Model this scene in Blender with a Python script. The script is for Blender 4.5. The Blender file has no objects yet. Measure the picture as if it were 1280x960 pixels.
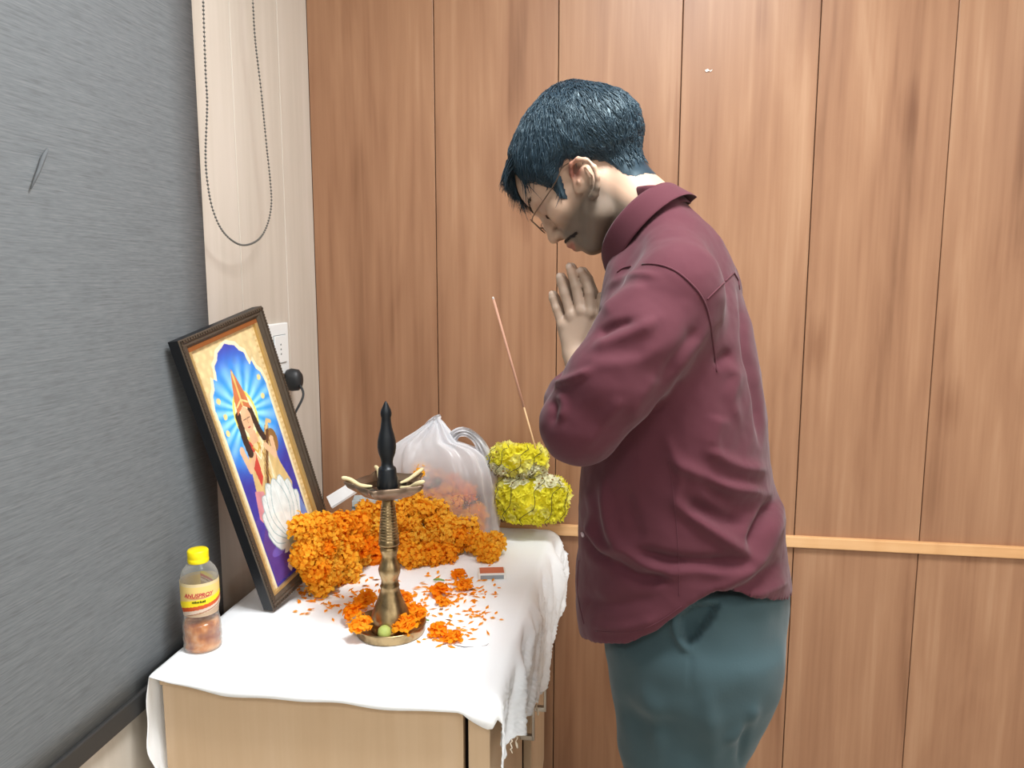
import bpy, bmesh, math, random
import numpy as np
from mathutils import Vector, Matrix
from mathutils.bvhtree import BVHTree

C = bpy.context.scene.collection
rnd = random.Random(7)
nr = np.random.default_rng(11)
R = math.radians
Z3 = np.array([0.0, 0, 1])

# ------------------------------------------------------------------ camera
YAW, PIT, FPX, CAMZ = R(8.8), R(7.8), 960.0, 1.45
cd = bpy.data.cameras.new('camera'); cam = bpy.data.objects.new('camera', cd); C.objects.link(cam)
cam.location = (0, 0, CAMZ); cam.rotation_euler = (R(90) - PIT, 0, YAW)
cd.sensor_width = 36; cd.lens = 36 * FPX / 1280; cd.clip_start = 0.02
bpy.context.scene.camera = cam

# ------------------------------------------------------------------ world, lights, exposure
w = bpy.data.worlds.new('world'); bpy.context.scene.world = w; w.use_nodes = True
w.node_tree.nodes['Background'].inputs[0].default_value = (0.95, 0.98, 1.0, 1)
w.node_tree.nodes['Background'].inputs[1].default_value = 0.25
vs = bpy.context.scene.view_settings
vs.view_transform = 'Standard'; vs.look = 'None'; vs.gamma = 1; vs.use_curve_mapping = False
vs.exposure = 0.88
bpy.context.scene.cycles.max_bounces = 8
bpy.context.scene.cycles.transparent_max_bounces = 16
CEIL = 2.75
LIGHTS = [(0.22, 0.85, 29), (-0.1, -1.3, 17), (2.3, 0.5, 15), (2.3, -1.3, 15)]
for i, (x, y, e) in enumerate(LIGHTS):
    l = bpy.data.lights.new('panel_lamp', 'AREA'); l.shape = 'SQUARE'; l.size = 0.56; l.energy = e
    l.color = (0.975, 0.99, 1.0)
    o = bpy.data.objects.new('panel_lamp', l); C.objects.link(o); o.location = (x, y, CEIL - 0.03)

# ------------------------------------------------------------------ projection helpers (pixel -> point on a real plane)
fw = np.array([-math.sin(YAW) * math.cos(PIT), math.cos(YAW) * math.cos(PIT), -math.sin(PIT)])
rt = np.array([math.cos(YAW), math.sin(YAW), 0.0]); up = np.cross(rt, fw)
C0 = np.array([0, 0, CAMZ])
def ray(x, y): return fw * FPX + rt * (x - 640) - up * (y - 480)
def at(x, y, ax, v):
    d = ray(x, y); return C0 + d * ((v - C0[ax]) / d[ax])
def project(P):
    q = np.asarray(P, float) - C0; z = q @ fw
    return 640 + FPX * (q @ rt) / z, 480 - FPX * (q @ up) / z

# ------------------------------------------------------------------ object helpers
def link(name, me, m=None, parent=None):
    o = bpy.data.objects.new(name, me); C.objects.link(o)
    if m is not None:
        for mm in (m if isinstance(m, (list, tuple)) else [m]): me.materials.append(mm)
    if parent is not None: o.parent = parent
    return o
def tag(o, label=None, cat=None, group=None, kind=None):
    if label: o['label'] = label
    if cat: o['category'] = cat
    if group: o['group'] = group
    if kind: o['kind'] = kind
    return o
def thing(name, label, cat, loc=(0, 0, 0), rz=0, group=None):
    o = bpy.data.objects.new(name, None); C.objects.link(o); o.empty_display_size = 0.05
    o.location = loc; o.rotation_euler = (0, 0, rz)
    return tag(o, label, cat, group)
def mesh(name, V, F, smooth=True, col=None, pcol=None):
    me = bpy.data.meshes.new(name)
    me.from_pydata([tuple(map(float, v)) for v in V], [], [tuple(int(i) for i in f) for f in F])
    if smooth: me.polygons.foreach_set('use_smooth', [True] * len(me.polygons))
    if col is not None:
        a = me.color_attributes.new('Col', 'FLOAT_COLOR', 'POINT')
        c = np.ones((len(V), 4), np.float32); c[:, :3] = np.asarray(col); a.data.foreach_set('color', c.ravel())
    me.update(); return me
class MB:
    """collects shapes for ONE mesh"""
    def __init__(s): s.V = []; s.F = []; s.c = []; s.cur = (1, 1, 1)
    def add(s, V, F, col=None):
        n = len(s.V); s.V += [tuple(v) for v in V]; s.F += [tuple(i + n for i in f) for f in F]
        if col is None: s.c += [s.cur] * len(V)
        elif np.ndim(col) == 1: s.c += [tuple(col)] * len(V)
        else: s.c += [tuple(x) for x in col]
    def box(s, lo, hi, col=None):
        x0, y0, z0 = lo; x1, y1, z1 = hi
        s.add([(x0, y0, z0), (x1, y0, z0), (x1, y1, z0), (x0, y1, z0), (x0, y0, z1), (x1, y0, z1), (x1, y1, z1), (x0, y1, z1)],
              [(0, 3, 2, 1), (4, 5, 6, 7), (0, 1, 5, 4), (1, 2, 6, 5), (2, 3, 7, 6), (3, 0, 4, 7)], col)
    def tube(s, pts, r, n=8, col=None, caps=True):
        pts = [np.array(p, float) for p in pts]; m = len(pts)
        rs = [r] * m if np.isscalar(r) else list(r)
        V = []; F = []; ref = None
        for i, p in enumerate(pts):
            t = pts[min(i + 1, m - 1)] - pts[max(i - 1, 0)]; t /= (np.linalg.norm(t) + 1e-12)
            if ref is None: ref = np.array([0, 0, 1.0]) if abs(t[2]) < .9 else np.array([1.0, 0, 0])
            a = np.cross(t, ref); a /= np.linalg.norm(a); b = np.cross(a, t); ref = b
            for k in range(n):
                q = 2 * math.pi * k / n; V.append(p + rs[i] * (math.cos(q) * a + math.sin(q) * b))
        for i in range(m - 1):
            for k in range(n):
                F.append((i * n + k, i * n + (k + 1) % n, (i + 1) * n + (k + 1) % n, (i + 1) * n + k))
        if caps: F.append(tuple(range(n))[::-1]); F.append(tuple(range((m - 1) * n, m * n)))
        s.add(V, F, col)
    def lathe(s, prof, n=32, c=(0, 0, 0), col=None, cap=True):
        V = []; F = []; m = len(prof)
        for r, z in prof:
            for k in range(n):
                q = 2 * math.pi * k / n; V.append((c[0] + r * math.cos(q), c[1] + r * math.sin(q), c[2] + z))
        for i in range(m - 1):
            for k in range(n): F.append((i * n + k, i * n + (k + 1) % n, (i + 1) * n + (k + 1) % n, (i + 1) * n + k))
        if cap: F.append(tuple(range(n))[::-1]); F.append(tuple(range((m - 1) * n, m * n)))
        s.add(V, F, col)
    def build(s, name, m, parent=None, smooth=True, colour=False):
        return link(name, mesh(name, s.V, s.F, smooth, s.c if colour else None), m, parent)
def bevel(o, wd, seg=2):
    b = o.modifiers.new('bevel', 'BEVEL'); b.width = wd; b.segments = seg; b.limit_method = 'ANGLE'; b.angle_limit = R(40); return o
def bx(name, lo, hi, m, parent=None, bv=0.0):
    b = MB(); b.box(lo, hi); o = b.build(name, m, parent, smooth=False)
    if bv: bevel(o, bv)
    return o
def spline(P, n):
    P = np.asarray(P, float); t = np.linspace(0, len(P) - 1, n); out = []
    for q in t:
        i = min(int(q), len(P) - 2); f = q - i
        p0 = P[max(i - 1, 0)]; p1 = P[i]; p2 = P[i + 1]; p3 = P[min(i + 2, len(P) - 1)]
        out.append(.5 * ((2 * p1) + (p2 - p0) * f + (2 * p0 - 5 * p1 + 4 * p2 - p3) * f * f + (3 * p1 - p0 - 3 * p2 + p3) * f ** 3))
    return np.array(out)

# ------------------------------------------------------------------ materials
def sr(r, g, b):
    f = lambda c: (c / 255 / 12.92) if c / 255 <= .04045 else ((c / 255 + .055) / 1.055) ** 2.4
    return (f(r), f(g), f(b))
def mat(name, col=(.8, .8, .8), rough=.5, metal=0, spec=.5, attr=False, trans=0, ior=1.45, sheen=0, sss=0, alpha=None, coat=0):
    m = bpy.data.materials.new(name); m.use_nodes = True; nt = m.node_tree; p = nt.nodes['Principled BSDF']
    p.inputs['Base Color'].default_value = (*col, 1); p.inputs['Roughness'].default_value = rough
    p.inputs['Metallic'].default_value = metal; p.inputs['Specular IOR Level'].default_value = spec
    p.inputs['Transmission Weight'].default_value = trans; p.inputs['IOR'].default_value = ior
    p.inputs['Sheen Weight'].default_value = sheen; p.inputs['Coat Weight'].default_value = coat
    if sss: p.inputs['Subsurface Weight'].default_value = sss; p.inputs['Subsurface Radius'].default_value = (.012, .005, .003); p.inputs['Subsurface Scale'].default_value = 1
    if attr:
        a = nt.nodes.new('ShaderNodeVertexColor'); a.layer_name = 'Col'; nt.links.new(a.outputs[0], p.inputs['Base Color'])
    m['p'] = 1
    return m
def N(m, t, **k):
    n = m.node_tree.nodes.new(t)
    for a, v in k.items(): setattr(n, a, v)
    return n
def L(m, a, b): m.node_tree.links.new(a, b)
def pr(m): return m.node_tree.nodes['Principled BSDF']
def bump(m, scale, strength, dist=.002, vec=None, detail=4, stretch=(1, 1, 1)):
    tc = N(m, 'ShaderNodeTexCoord'); mp = N(m, 'ShaderNodeMapping'); mp.inputs['Scale'].default_value = stretch
    L(m, tc.outputs['Object'], mp.inputs[0]); nz = N(m, 'ShaderNodeTexNoise'); nz.inputs['Scale'].default_value = scale
    nz.inputs['Detail'].default_value = detail; L(m, mp.outputs[0], nz.inputs[0])
    b = N(m, 'ShaderNodeBump'); b.inputs['Strength'].default_value = strength; b.inputs['Distance'].default_value = dist
    L(m, nz.outputs[0], b.inputs['Height']); L(m, b.outputs[0], pr(m).inputs['Normal']); return nz
def ramp(m, fac, stops):
    r = N(m, 'ShaderNodeValToRGB'); e = r.color_ramp.elements
    while len(e) < len(stops): e.new(.5)
    for q, (p, c) in zip(e, stops): q.position = p; q.color = (*c, 1)
    L(m, fac, r.inputs[0]); return r
def wood(name, stops, rough, big=(5, 5, .55), fine=(60, 60, 1.6), knots=True, mixf=.5, spec=.4):
    m = mat(name, rough=rough, spec=spec)
    tc = N(m, 'ShaderNodeTexCoord'); oi = N(m, 'ShaderNodeObjectInfo')
    off = N(m, 'ShaderNodeVectorMath', operation='SCALE'); cmb = N(m, 'ShaderNodeCombineXYZ')
    for k in range(3): L(m, oi.outputs['Random'], cmb.inputs[k])
    L(m, cmb.outputs[0], off.inputs[0]); off.inputs['Scale'].default_value = 23
    ad = N(m, 'ShaderNodeVectorMath', operation='ADD'); L(m, tc.outputs['Object'], ad.inputs[0]); L(m, off.outputs[0], ad.inputs[1])
    def nz(sc, s, det, dist=0):
        mp = N(m, 'ShaderNodeMapping'); mp.inputs['Scale'].default_value = sc; L(m, ad.outputs[0], mp.inputs[0])
        n = N(m, 'ShaderNodeTexNoise'); n.inputs['Scale'].default_value = s; n.inputs['Detail'].default_value = det; n.inputs['Distortion'].default_value = dist
        L(m, mp.outputs[0], n.inputs[0]); return n.outputs[0]
    a = nz(big, 2.2, 5, .7); b = nz(fine, 1.0, 6, .3); c = nz((9, 9, 1.2), 1.0, 2, 1.2)
    m1 = N(m, 'ShaderNodeMath', operation='MULTIPLY_ADD'); L(m, b, m1.inputs[0]); m1.inputs[1].default_value = mixf; L(m, a, m1.inputs[2])
    m2 = N(m, 'ShaderNodeMath', operation='MULTIPLY_ADD'); L(m, c, m2.inputs[0]); m2.inputs[1].default_value = .45; L(m, m1.outputs[0], m2.inputs[2])
    m3 = N(m, 'ShaderNodeMath', operation='MULTIPLY'); L(m, m2.outputs[0], m3.inputs[0]); m3.inputs[1].default_value = 1 / (1.45 + mixf)
    r = ramp(m, m3.outputs[0], [(p_, tuple((.93 if knots else .98) * q_ for q_ in c_)) for p_, c_ in stops]); out = r.outputs[0]
    if knots:
        mp = N(m, 'ShaderNodeMapping'); mp.inputs['Scale'].default_value = (4.6, 4.6, 1.55); L(m, ad.outputs[0], mp.inputs[0])
        v = N(m, 'ShaderNodeTexVoronoi'); v.inputs['Scale'].default_value = 1.0; L(m, mp.outputs[0], v.inputs['Vector'])
        nn = N(m, 'ShaderNodeMath', operation='MULTIPLY_ADD'); L(m, b, nn.inputs[0]); nn.inputs[1].default_value = .22; L(m, v.outputs['Distance'], nn.inputs[2])
        k = ramp(m, nn.outputs[0], [(.15, (.70, .62, .58)), (.27, (1, 1, 1))])
        mx = N(m, 'ShaderNodeMixRGB', blend_type='MULTIPLY'); mx.inputs[0].default_value = .8
        L(m, out, mx.inputs[1]); L(m, k.outputs[0], mx.inputs[2]); out = mx.outputs[0]
    L(m, out, pr(m).inputs['Base Color'])
    bp = N(m, 'ShaderNodeBump'); bp.inputs['Strength'].default_value = .12; bp.inputs['Distance'].default_value = .001
    L(m, b, bp.inputs['Height']); L(m, bp.outputs[0], pr(m).inputs['Normal'])
    return m

M = {}
M['wood'] = wood('brown_wood_laminate', [(.32, sr(126, 88, 63)), (.44, sr(151, 110, 82)), (.55, sr(164, 123, 93)), (.68, sr(180, 141, 110))], .42)
M['oak'] = wood('pale_oak_laminate', [(.3, sr(188, 179, 166)), (.5, sr(201, 192, 180)), (.7, sr(211, 202, 192))], .5, knots=False)
M['trimwood'] = wood('light_trim_wood', [(.3, sr(190, 140, 92)), (.5, sr(214, 166, 116)), (.7, sr(228, 186, 138))], .45, big=(.6, 5, 5), fine=(2, 60, 60), knots=False)
M['beech'] = wood('beech_laminate', [(.3, sr(198, 168, 134)), (.5, sr(208, 180, 147)), (.7, sr(217, 191, 161))], .42, knots=False, mixf=.6)
M['dark_gap'] = mat('dark_gap', sr(52, 30, 24), .7)
M['plaster'] = mat('white_plaster', sr(232, 230, 224), .9); bump(M['plaster'], 60, .1)
M['tile'] = mat('floor_tile', sr(190, 182, 170), .35); bump(M['tile'], 8, .05)
M['cloth'] = mat('white_cotton', sr(249, 252, 255), .9, spec=.15, sheen=.15); bump(M['cloth'], 500, .25, .0006)
M['steel'] = mat('brushed_steel', sr(190, 186, 178), .35, .9)
M['white_plastic'] = mat('white_plastic', sr(236, 240, 240), .35)
M['black_plastic'] = mat('black_plastic', sr(38, 40, 42), .45)
M['flower'] = mat('flower_petals', rough=.7, attr=True, spec=.2)
m = M['flower']; tl = N(m, 'ShaderNodeBsdfTranslucent'); mx = N(m, 'ShaderNodeMixShader'); mx.inputs[0].default_value = .5
L(m, [n for n in m.node_tree.nodes if n.type == 'VERTEX_COLOR'][0].outputs[0], tl.inputs[0]); L(m, pr(m).outputs[0], mx.inputs[1]); L(m, tl.outputs[0], mx.inputs[2]); L(m, mx.outputs[0], m.node_tree.nodes['Material Output'].inputs[0])
M['attr'] = mat('printed_surface', rough=.5, attr=True, spec=.4)
M['brass'] = mat('aged_brass', sr(160, 128, 78), .34, 1.0)
nzb = bump(M['brass'], 40, .12, .001)
rb = ramp(M['brass'], nzb.outputs[0], [(.35, sr(126, 106, 76)), (.6, sr(180, 156, 116))]); L(M['brass'], rb.outputs[0], pr(M['brass']).inputs['Base Color'])
M['soot'] = mat('blackened_brass', sr(30, 34, 38), .38, .35); bump(M['soot'], 90, .1, .001)
M['pan'] = mat('sooty_pan', sr(138, 118, 100), .4, .8)

# ------------------------------------------------------------------ room shell
XW, YB = -0.892, 2.10
XR, YF = 3.4, -3.0
TZ0, TZ1 = 0.731, 0.762
floor = bx('floor', (XW - .2, YF - .2, -.05), (XR + .2, YB + .2, 0), M['tile']); tag(floor, 'pale tiled floor of the room', kind='structure')
ceil = bx('ceiling', (XW - .2, YF - .2, CEIL), (XR + .2, YB + .2, CEIL + .05), M['plaster']); tag(ceil, 'white plaster ceiling', kind='structure')
wr = bx('wall_right', (XR, YF, 0), (XR + .1, YB + .1, CEIL), M['plaster']); tag(wr, 'plain pale wall on the right', kind='structure')
wf = bx('wall_front', (XW - .1, YF - .1, 0), (XR + .1, YF, CEIL), M['plaster']); tag(wf, 'plain pale wall behind the viewer', kind='structure')
M['joint'] = mat('brown_joint', sr(84, 56, 40), .8)
wb = bx('wall_back', (XW - .1, YB + .012, 0), (XR + .1, YB + .1, CEIL), M['joint']); tag(wb, 'back wall clad in brown wood grain panels', kind='structure')
joints = [-0.893, -0.537, -0.202, 0.114, 0.449, 0.766, 1.09, 1.42, 1.75, 2.08, 2.41, 2.74, 3.07, 3.4]
for k in range(len(joints) - 1):
    a, b = joints[k] + .0012, joints[k + 1] - .0012
    for z0, z1 in ((TZ0 + .002, CEIL), (0.0, TZ0 - .001)):
        o = bx('panel', (a - (a + b) / 2, 0, z0 - (z0 + z1) / 2), (b - (a + b) / 2, .011, z1 - (z0 + z1) / 2), M['wood'], wb, .0012)
        o.location = ((a + b) / 2, YB + (0.0006 if k % 2 else 0), (z0 + z1) / 2)
fk_ = at(886, 88, 1, YB - .001); b = MB(); b.add([fk_ + (-.010, 0, .001), fk_ + (-.003, -.0015, .004), fk_ + (.002, -.0015, -.001), fk_ + (.010, 0, .002), fk_ + (.004, -.001, -.004), fk_ + (-.006, -.001, -.004)], [(0, 1, 2, 5), (2, 3, 4, 5)][:1] + [(2, 3, 4)])
o = b.build('paint_fleck', M['plaster'], wb, False); o['label'] = 'small white fleck on a panel'
tr = bx('trim_1', (XW, YB - .014, TZ0), (XR, YB + .002, TZ1), M['trimwood'], bv=.003); tag(tr, 'pale wooden dado strip across the brown back wall', kind='structure')
wl = bx('wall_left', (XW - .1, YF - .1, 0), (XW - .008, YB + .1, CEIL), M['plaster']); tag(wl, 'left wall faced with pale oak panels behind the blind', kind='structure')
lj = [-3.0, -2.0, -1.0, -0.2, .46, .95, 1.43, 1.677, 1.916, YB]
for k in range(len(lj) - 1):
    a, b = lj[k] + .001, lj[k + 1] - .001
    o = bx('panel', (-.008, a - (a + b) / 2, -CEIL / 2), (0, b - (a + b) / 2, CEIL / 2), M['oak'], wl, .0015); o.location = (XW, (a + b) / 2, CEIL / 2)
M['glow'] = mat('lamp_diffuser', (1, 1, 1), .5); pr(M['glow']).inputs['Emission Color'].default_value = (1, .99, .96, 1); pr(M['glow']).inputs['Emission Strength'].default_value = 3
for (x, y, e), where in zip(LIGHTS, ('above the praying man', 'near the left wall behind the viewer', 'on the right, nearer the back wall', 'on the right, behind the viewer')):
    t = thing('ceiling_light', 'square white ceiling light panel ' + where, 'light', (x, y, CEIL), group='ceiling light panels')
    b = MB()
    for s in (-1, 1):
        b.box((-.3, s * .29 - .01, -.02), (.3, s * .29 + .01, 0)); b.box((s * .29 - .01, -.28, -.02), (s * .29 + .01, .28, 0))
    b.build('frame', M['white_plastic'], t, False); bx('diffuser', (-.28, -.28, -.012), (.28, .28, -.004), M['glow'], t)

# ------------------------------------------------------------------ roller blind and bead chain
XB = -0.876
M['blind'] = mat('grey_blind_fabric', rough=.85, spec=.15)
m = M['blind']; tc = N(m, 'ShaderNodeTexCoord')
def bn(sc, det):
    mp = N(m, 'ShaderNodeMapping'); mp.inputs['Scale'].default_value = sc; L(m, tc.outputs['Object'], mp.inputs[0])
    n = N(m, 'ShaderNodeTexNoise'); n.inputs['Scale'].default_value = 1; n.inputs['Detail'].default_value = det; L(m, mp.outputs[0], n.inputs[0]); return n.outputs[0]
n1 = bn((1, 9, 330), 2); n2 = bn((1, 40, 520), 3)
mm = N(m, 'ShaderNodeMath', operation='ADD'); L(m, n1, mm.inputs[0]); L(m, n2, mm.inputs[1])
m2 = N(m, 'ShaderNodeMath', operation='MULTIPLY'); L(m, mm.outputs[0], m2.inputs[0]); m2.inputs[1].default_value = .5
r_ = ramp(m, m2.outputs[0], [(.32, sr(97, 100, 102)), (.5, sr(109, 113, 116)), (.68, sr(120, 124, 126))]); L(m, r_.outputs[0], pr(m).inputs['Base Color'])
M['bar'] = mat('dark_blind_bar', sr(62, 62, 62), .5, .3)
t = thing('roller_blind', 'large grey fabric roller blind covering the left wall', 'blind', (XB, 0, 0))
EY = 1.49
V = []; F = []; ny, nz_ = 40, 40
for j in range(nz_ + 1):
    for i in range(ny + 1):
        y = -2.2 + (EY + 2.2) * i / ny; z = .70 + (2.62 - .70) * j / nz_
        V.append((.0025 * math.sin(y * 2.3) * math.cos(z * 1.9) + .004 * math.exp(-((EY - y) / .06) ** 2), y, z))
for j in range(nz_):
    for i in range(ny): k = j * (ny + 1) + i; F.append((k, k + 1, k + ny + 2, k + ny + 1))
o = link('fabric', mesh('fabric', V, F), M['blind'], t); s = o.modifiers.new('s', 'SOLIDIFY'); s.thickness = .0015
mk = MB(); P_ = [at(px, py, 0, XB) - np.array([XB - .0035, 0, 0]) for px, py in ((57, 186), (52, 196), (45, 215), (36, 236))]; mk.tube(P_, [.0015, .0035, .0028, .001], 6)
o = mk.build('dark_scuff', mat('scuff', sr(96, 100, 103), .9), t); o['label'] = 'dark diagonal scuff'
o = bx('bottom_bar', (-.007, -2.2, .664), (.008, EY + .003, .702), M['bar'], t, .003)
b = MB(); b.tube([(0, -2.2, 2.64), (0, EY, 2.64)], .03, 20); b.build('roller_tube', M['bar'], t)
pn = nr.random(0)
cpx = [(253, -60), (254, 0), (257, 90), (259, 130), (257, 190), (259, 225), (266, 262), (280, 291), (301, 306), (321, 301), (333, 284), (339, 258), (338, 228), (333, 180), (326, 110), (319, 50), (316, 0), (313, -60)]
cp = spline([at(x, y, 0, -.845) for x, y in cpx], 900)
b = MB(); dist = 0; b.tube(cp[::6], .0007, 4)
ico = bmesh.new(); bmesh.ops.create_icosphere(ico, subdivisions=1, radius=.0027); iv = np.array([v.co[:] for v in ico.verts]); iff = [tuple(v.index for v in f.verts) for f in ico.faces]; ico.free()
last = cp[0]; b.add(iv + last, iff)
for p in cp[1:]:
    if np.linalg.norm(p - last) >= .0068: b.add(iv + p, iff); last = p
M['bead'] = mat('grey_bead', sr(92, 92, 88), .4, .3)
tag(b.build('bead_chain', M['bead']), 'thin grey beaded pull chain hanging in a loop before the pale panel', 'chain')

# ------------------------------------------------------------------ socket plate and plug on the pale wall
sx = XW
t = thing('wall_socket', 'white square electric socket plate on the pale wall behind the frame', 'socket', (sx, 1.825, 1.272))
bx('plate', (0, -.065, -.066), (.009, .065, .066), M['white_plastic'], t, .003)
M['line'] = mat('socket_groove', sr(110, 120, 122), .6)
bx('socket_insert', (.009, -.02, -.035), (.0125, .045, .035), M['white_plastic'], t, .0015)
b = MB(); b.box((.0088, -.0215, -.0365), (.0098, .0465, .0365)); b.build('insert_groove', M['line'], t, False)
b = MB()
for yy, zz in ((.012, .012), (.012, -.012), (.012, 0)): b.box((.0122, yy - .003, zz - .002), (.0128, yy + .003, zz + .002))
b.build('pin_holes', M['line'], t, False)
t = thing('plug', 'dark grey plug pushed into the white wall socket', 'plug', (sx + .012, 1.868, 1.19))
b = MB(); b.tube([(0, 0, 0), (.012, 0, 0), (.03, 0, 0), (.038, 0, 0)], [.021, .024, .022, .014], 20)
o = b.build('plug_body', M['black_plastic'], t); o.scale = (1, .9, 1.25)
b = MB(); b.tube(spline([(.036, -.006, -.012), (.05, -.02, -.04), (.03, -.05, -.1), (.008, -.07, -.2), (.005, -.08, -.4)], 24), .0032, 8); b.build('cord', M['black_plastic'], t)

# ------------------------------------------------------------------ cabinet
CX0, CX1, CY0, CY1, CT = -.835, -.225, 1.205, 2.075, .742
t = thing('cabinet', 'beech laminate office cabinet under the white cloth', 'cabinet', ((CX0 + CX1) / 2, (CY0 + CY1) / 2, 0))
ox, oy = -(CX0 + CX1) / 2, -(CY0 + CY1) / 2
def cb(name, lo, hi, m=M['beech'], bv=.0015, par=None):
    return bx(name, (lo[0] + ox, lo[1] + oy, lo[2]), (hi[0] + ox, hi[1] + oy, hi[2]), m, par or t, bv)
cb('top', (CX0, CY0 - .008, CT - .025), (CX1 + .004, CY1, CT), bv=.002)
cb('end_panel', (CX0, CY0, .0), (CX1 - .047, CY0 + .018, CT - .026))
cb('end_panel', (CX0, CY1 - .018, .0), (CX1 - .045, CY1, CT - .026))
cb('back_panel', (CX0, CY0 + .018, .0), (CX0 + .018, CY1 - .018, CT - .026))
cb('inner_carcass', (CX0 + .019, CY0 + .02, .05), (CX1 - .047, CY1 - .02, CT - .03), M['dark_gap'])
cb('plinth', (CX0 + .02, CY0 + .02, 0), (CX1 - .05, CY1 - .02, .05), M['dark_gap'])
cb('door', (CX1 - .038, CY0 + .0, .06), (CX1, CY0 + .40, CT - .03))
d2 = MB(); d2.box((-.019, -.42, .06), (.0, 0, CT - .03)); d2 = d2.build('door', M['beech'], t, False); bevel(d2, .0015)
d2.location = (CX1 + ox, CY1 - .01 + oy, 0); d2.rotation_euler = (0, 0, R(2.2))
def handle(par, p, ln=.13):
    b = MB(); x, y, z = p
    b.box((x, y - .006, z - .011), (x + .03, y + .006, z)); b.box((x, y - .006, z + ln - .011), (x + .03, y + .006, z + ln)); b.box((x + .026, y - .006, z - .011), (x + .032, y + .006, z + ln))
    return bevel(b.build('handle', M['steel'], par, False), .0012)
hp = at(664, 886, 0, CX1); 
t_d1 = [c for c in t.children if c.name.startswith('door')][0]
handle(t_d1, (CX1 + ox, CY0 + .37 + oy, .445)); handle(d2, (0, -.39, .455))

# ------------------------------------------------------------------ white tablecloth
def hem_z(y): return np.interp(y, [1.18, 1.24, 1.36, 1.48, 1.6, 1.7, 1.82, 1.95, 2.08], [.628, .645, .60, .565, .535, .54, .545, .555, .57])
from mathutils import noise as mn
def ns(x, y, z=0, s=1): return mn.noise(Vector((x * s, y * s, z * s)))
ZT = CT + .004
cols = []           # each column = profile across X for one Y
YS = np.concatenate([[1.176, 1.178, 1.181, 1.186, 1.192], np.linspace(1.2, 2.085, 118)])
SX = np.linspace(CX0 - .004, CX1 + .01, 74)
V = []; rows = 0
for iy, y in enumerate(YS):
    prof = []
    ldrop = .19 * np.clip((1.36 - y) / .12, 0, 1) + .03
    if iy < 5: ldrop = .19
    nl = 16
    for k in range(nl):                               # left drape, from its hem up to the table edge
        q = k / (nl - 1); z = ZT - .012 - ldrop * (1 - q)
        dep = (ZT - z) / .2
        prof.append((CX0 - .006 - .012 * math.sin(dep * 3.0) * (dep < 1.1) - .004 * math.sin(y * 90 + 1) * dep, y + .008 * dep * math.sin(z * 60), z))
    for x in SX:                                      # top
        wr_ = np.clip((x + .36) / .12, 0, 1)
        h = .0012 * ns(x, y, 0, 14) + .0035 * wr_ * abs(ns(x * 3, y, 1, 7)) + .003 * ns(x * .7 + y, y * .3, 3, 9) * wr_
        prof.append((x, y, ZT + max(h, -.0006)))
    nd = 46; zh = hem_z(y) + .006 * ns(y, 0, 5, 60) + .004 * ns(y, 0, 9, 160)
    for k in range(1, nd + 1):                        # right drape
        q = k / nd; z = ZT - (ZT - zh) * q; dep = ZT - z
        diag = y * 1.0 + dep * 1.15                    # folds run diagonally, down towards the viewer
        f = .010 * math.sin(diag * 24 + 1.2 * math.sin(y * 9)) + .004 * math.sin(diag * 57 + 2) + .018 * ns(diag * 1.6, dep * .6, 2, 9) + .009 * ns(diag * 3, dep, 4, 21) + .004 * ns(diag * 4, dep * 2, 6, 40)
        bulge = np.interp(y, [1.18, 1.5, 1.8, 2.08], [.006, .010, .022, .034]) * math.sin(min(1, dep / .09) * math.pi / 2)
        rnd_ = .012 * (1 - math.exp(-dep / .008))
        yy = y + .006 * min(1, dep / .05) * math.sin(diag * 24)
        if y < 1.215: f *= .4; 
        prof.append((CX1 + .012 + rnd_ + bulge + max(f, -.012 - bulge * .5) * min(1, dep / .035) , yy, z - .0))
    V.append(prof)
V = np.array(V)
nx = V.shape[1]
# front overhang: the first rows fold down over the front edge, with a wavy hem
for i, drop in enumerate((1.0, .7, .42, .2, .05)):
    for j in range(16, 16 + len(SX)):
        x = V[i, j, 0]
        dr = (.021 + .003 * math.sin(x * 17 + .6) + .0015 * math.sin(x * 43)) * np.interp(x, [-.84, -.80, -.7, -.45, -.27, -.225], [.15, .6, 1.0, 1.25, .75, 2.2])
        V[i, j, 2] -= dr * drop
    for j in range(16 + len(SX), nx):
        V[i, j, 2] -= .03 * drop * (1 - (j - 16 - len(SX)) / nd)
        V[i, j, 1] += (.02 * math.sin((ZT - V[i, j, 2]) * 40)) * .5 + .012 * (ZT - V[i, j, 2]) / .1 * (1 - drop * .3)
    for j in range(16): V[i, j, 1] += .004
F = []
for i in range(V.shape[0] - 1):
    for j in range(nx - 1): k = i * nx + j; F.append((k, k + 1, k + nx + 1, k + nx))
# ragged hem: drop a few border quads on the right
cloth = link('tablecloth', mesh('tablecloth', V.reshape(-1, 3), F), M['cloth']); s = cloth.modifiers.new('s', 'SOLIDIFY'); s.thickness = .0012; s.offset = 1
tag(cloth, 'white cotton cloth with a frayed hem draped over the cabinet', 'tablecloth')
M['thread'] = mat('cotton_thread', sr(238, 228, 208), .9)
for px, py, ln, knot in ((668, 850, .06, 1), (650, 905, .035, 0), (632, 915, .035, 1), (617, 940, .02, 0)):
    yv = np.interp(px, [612, 632, 650, 668], [1.2, 1.28, 1.40, 1.6]); x = CX1 + .035; z0 = hem_z(yv) + .02
    pts = [(x + .002 * math.sin(k * 2.1), yv + .0015 * math.sin(k * 1.3), z0 - ln * 1.3 * k / 7) for k in range(8)]
    b = MB(); b.tube(pts, [.0011] * 6 + [.0011 + .0015 * knot, .0007 + .001 * knot], 6); b.build('loose_thread', M['thread'], cloth)

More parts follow.
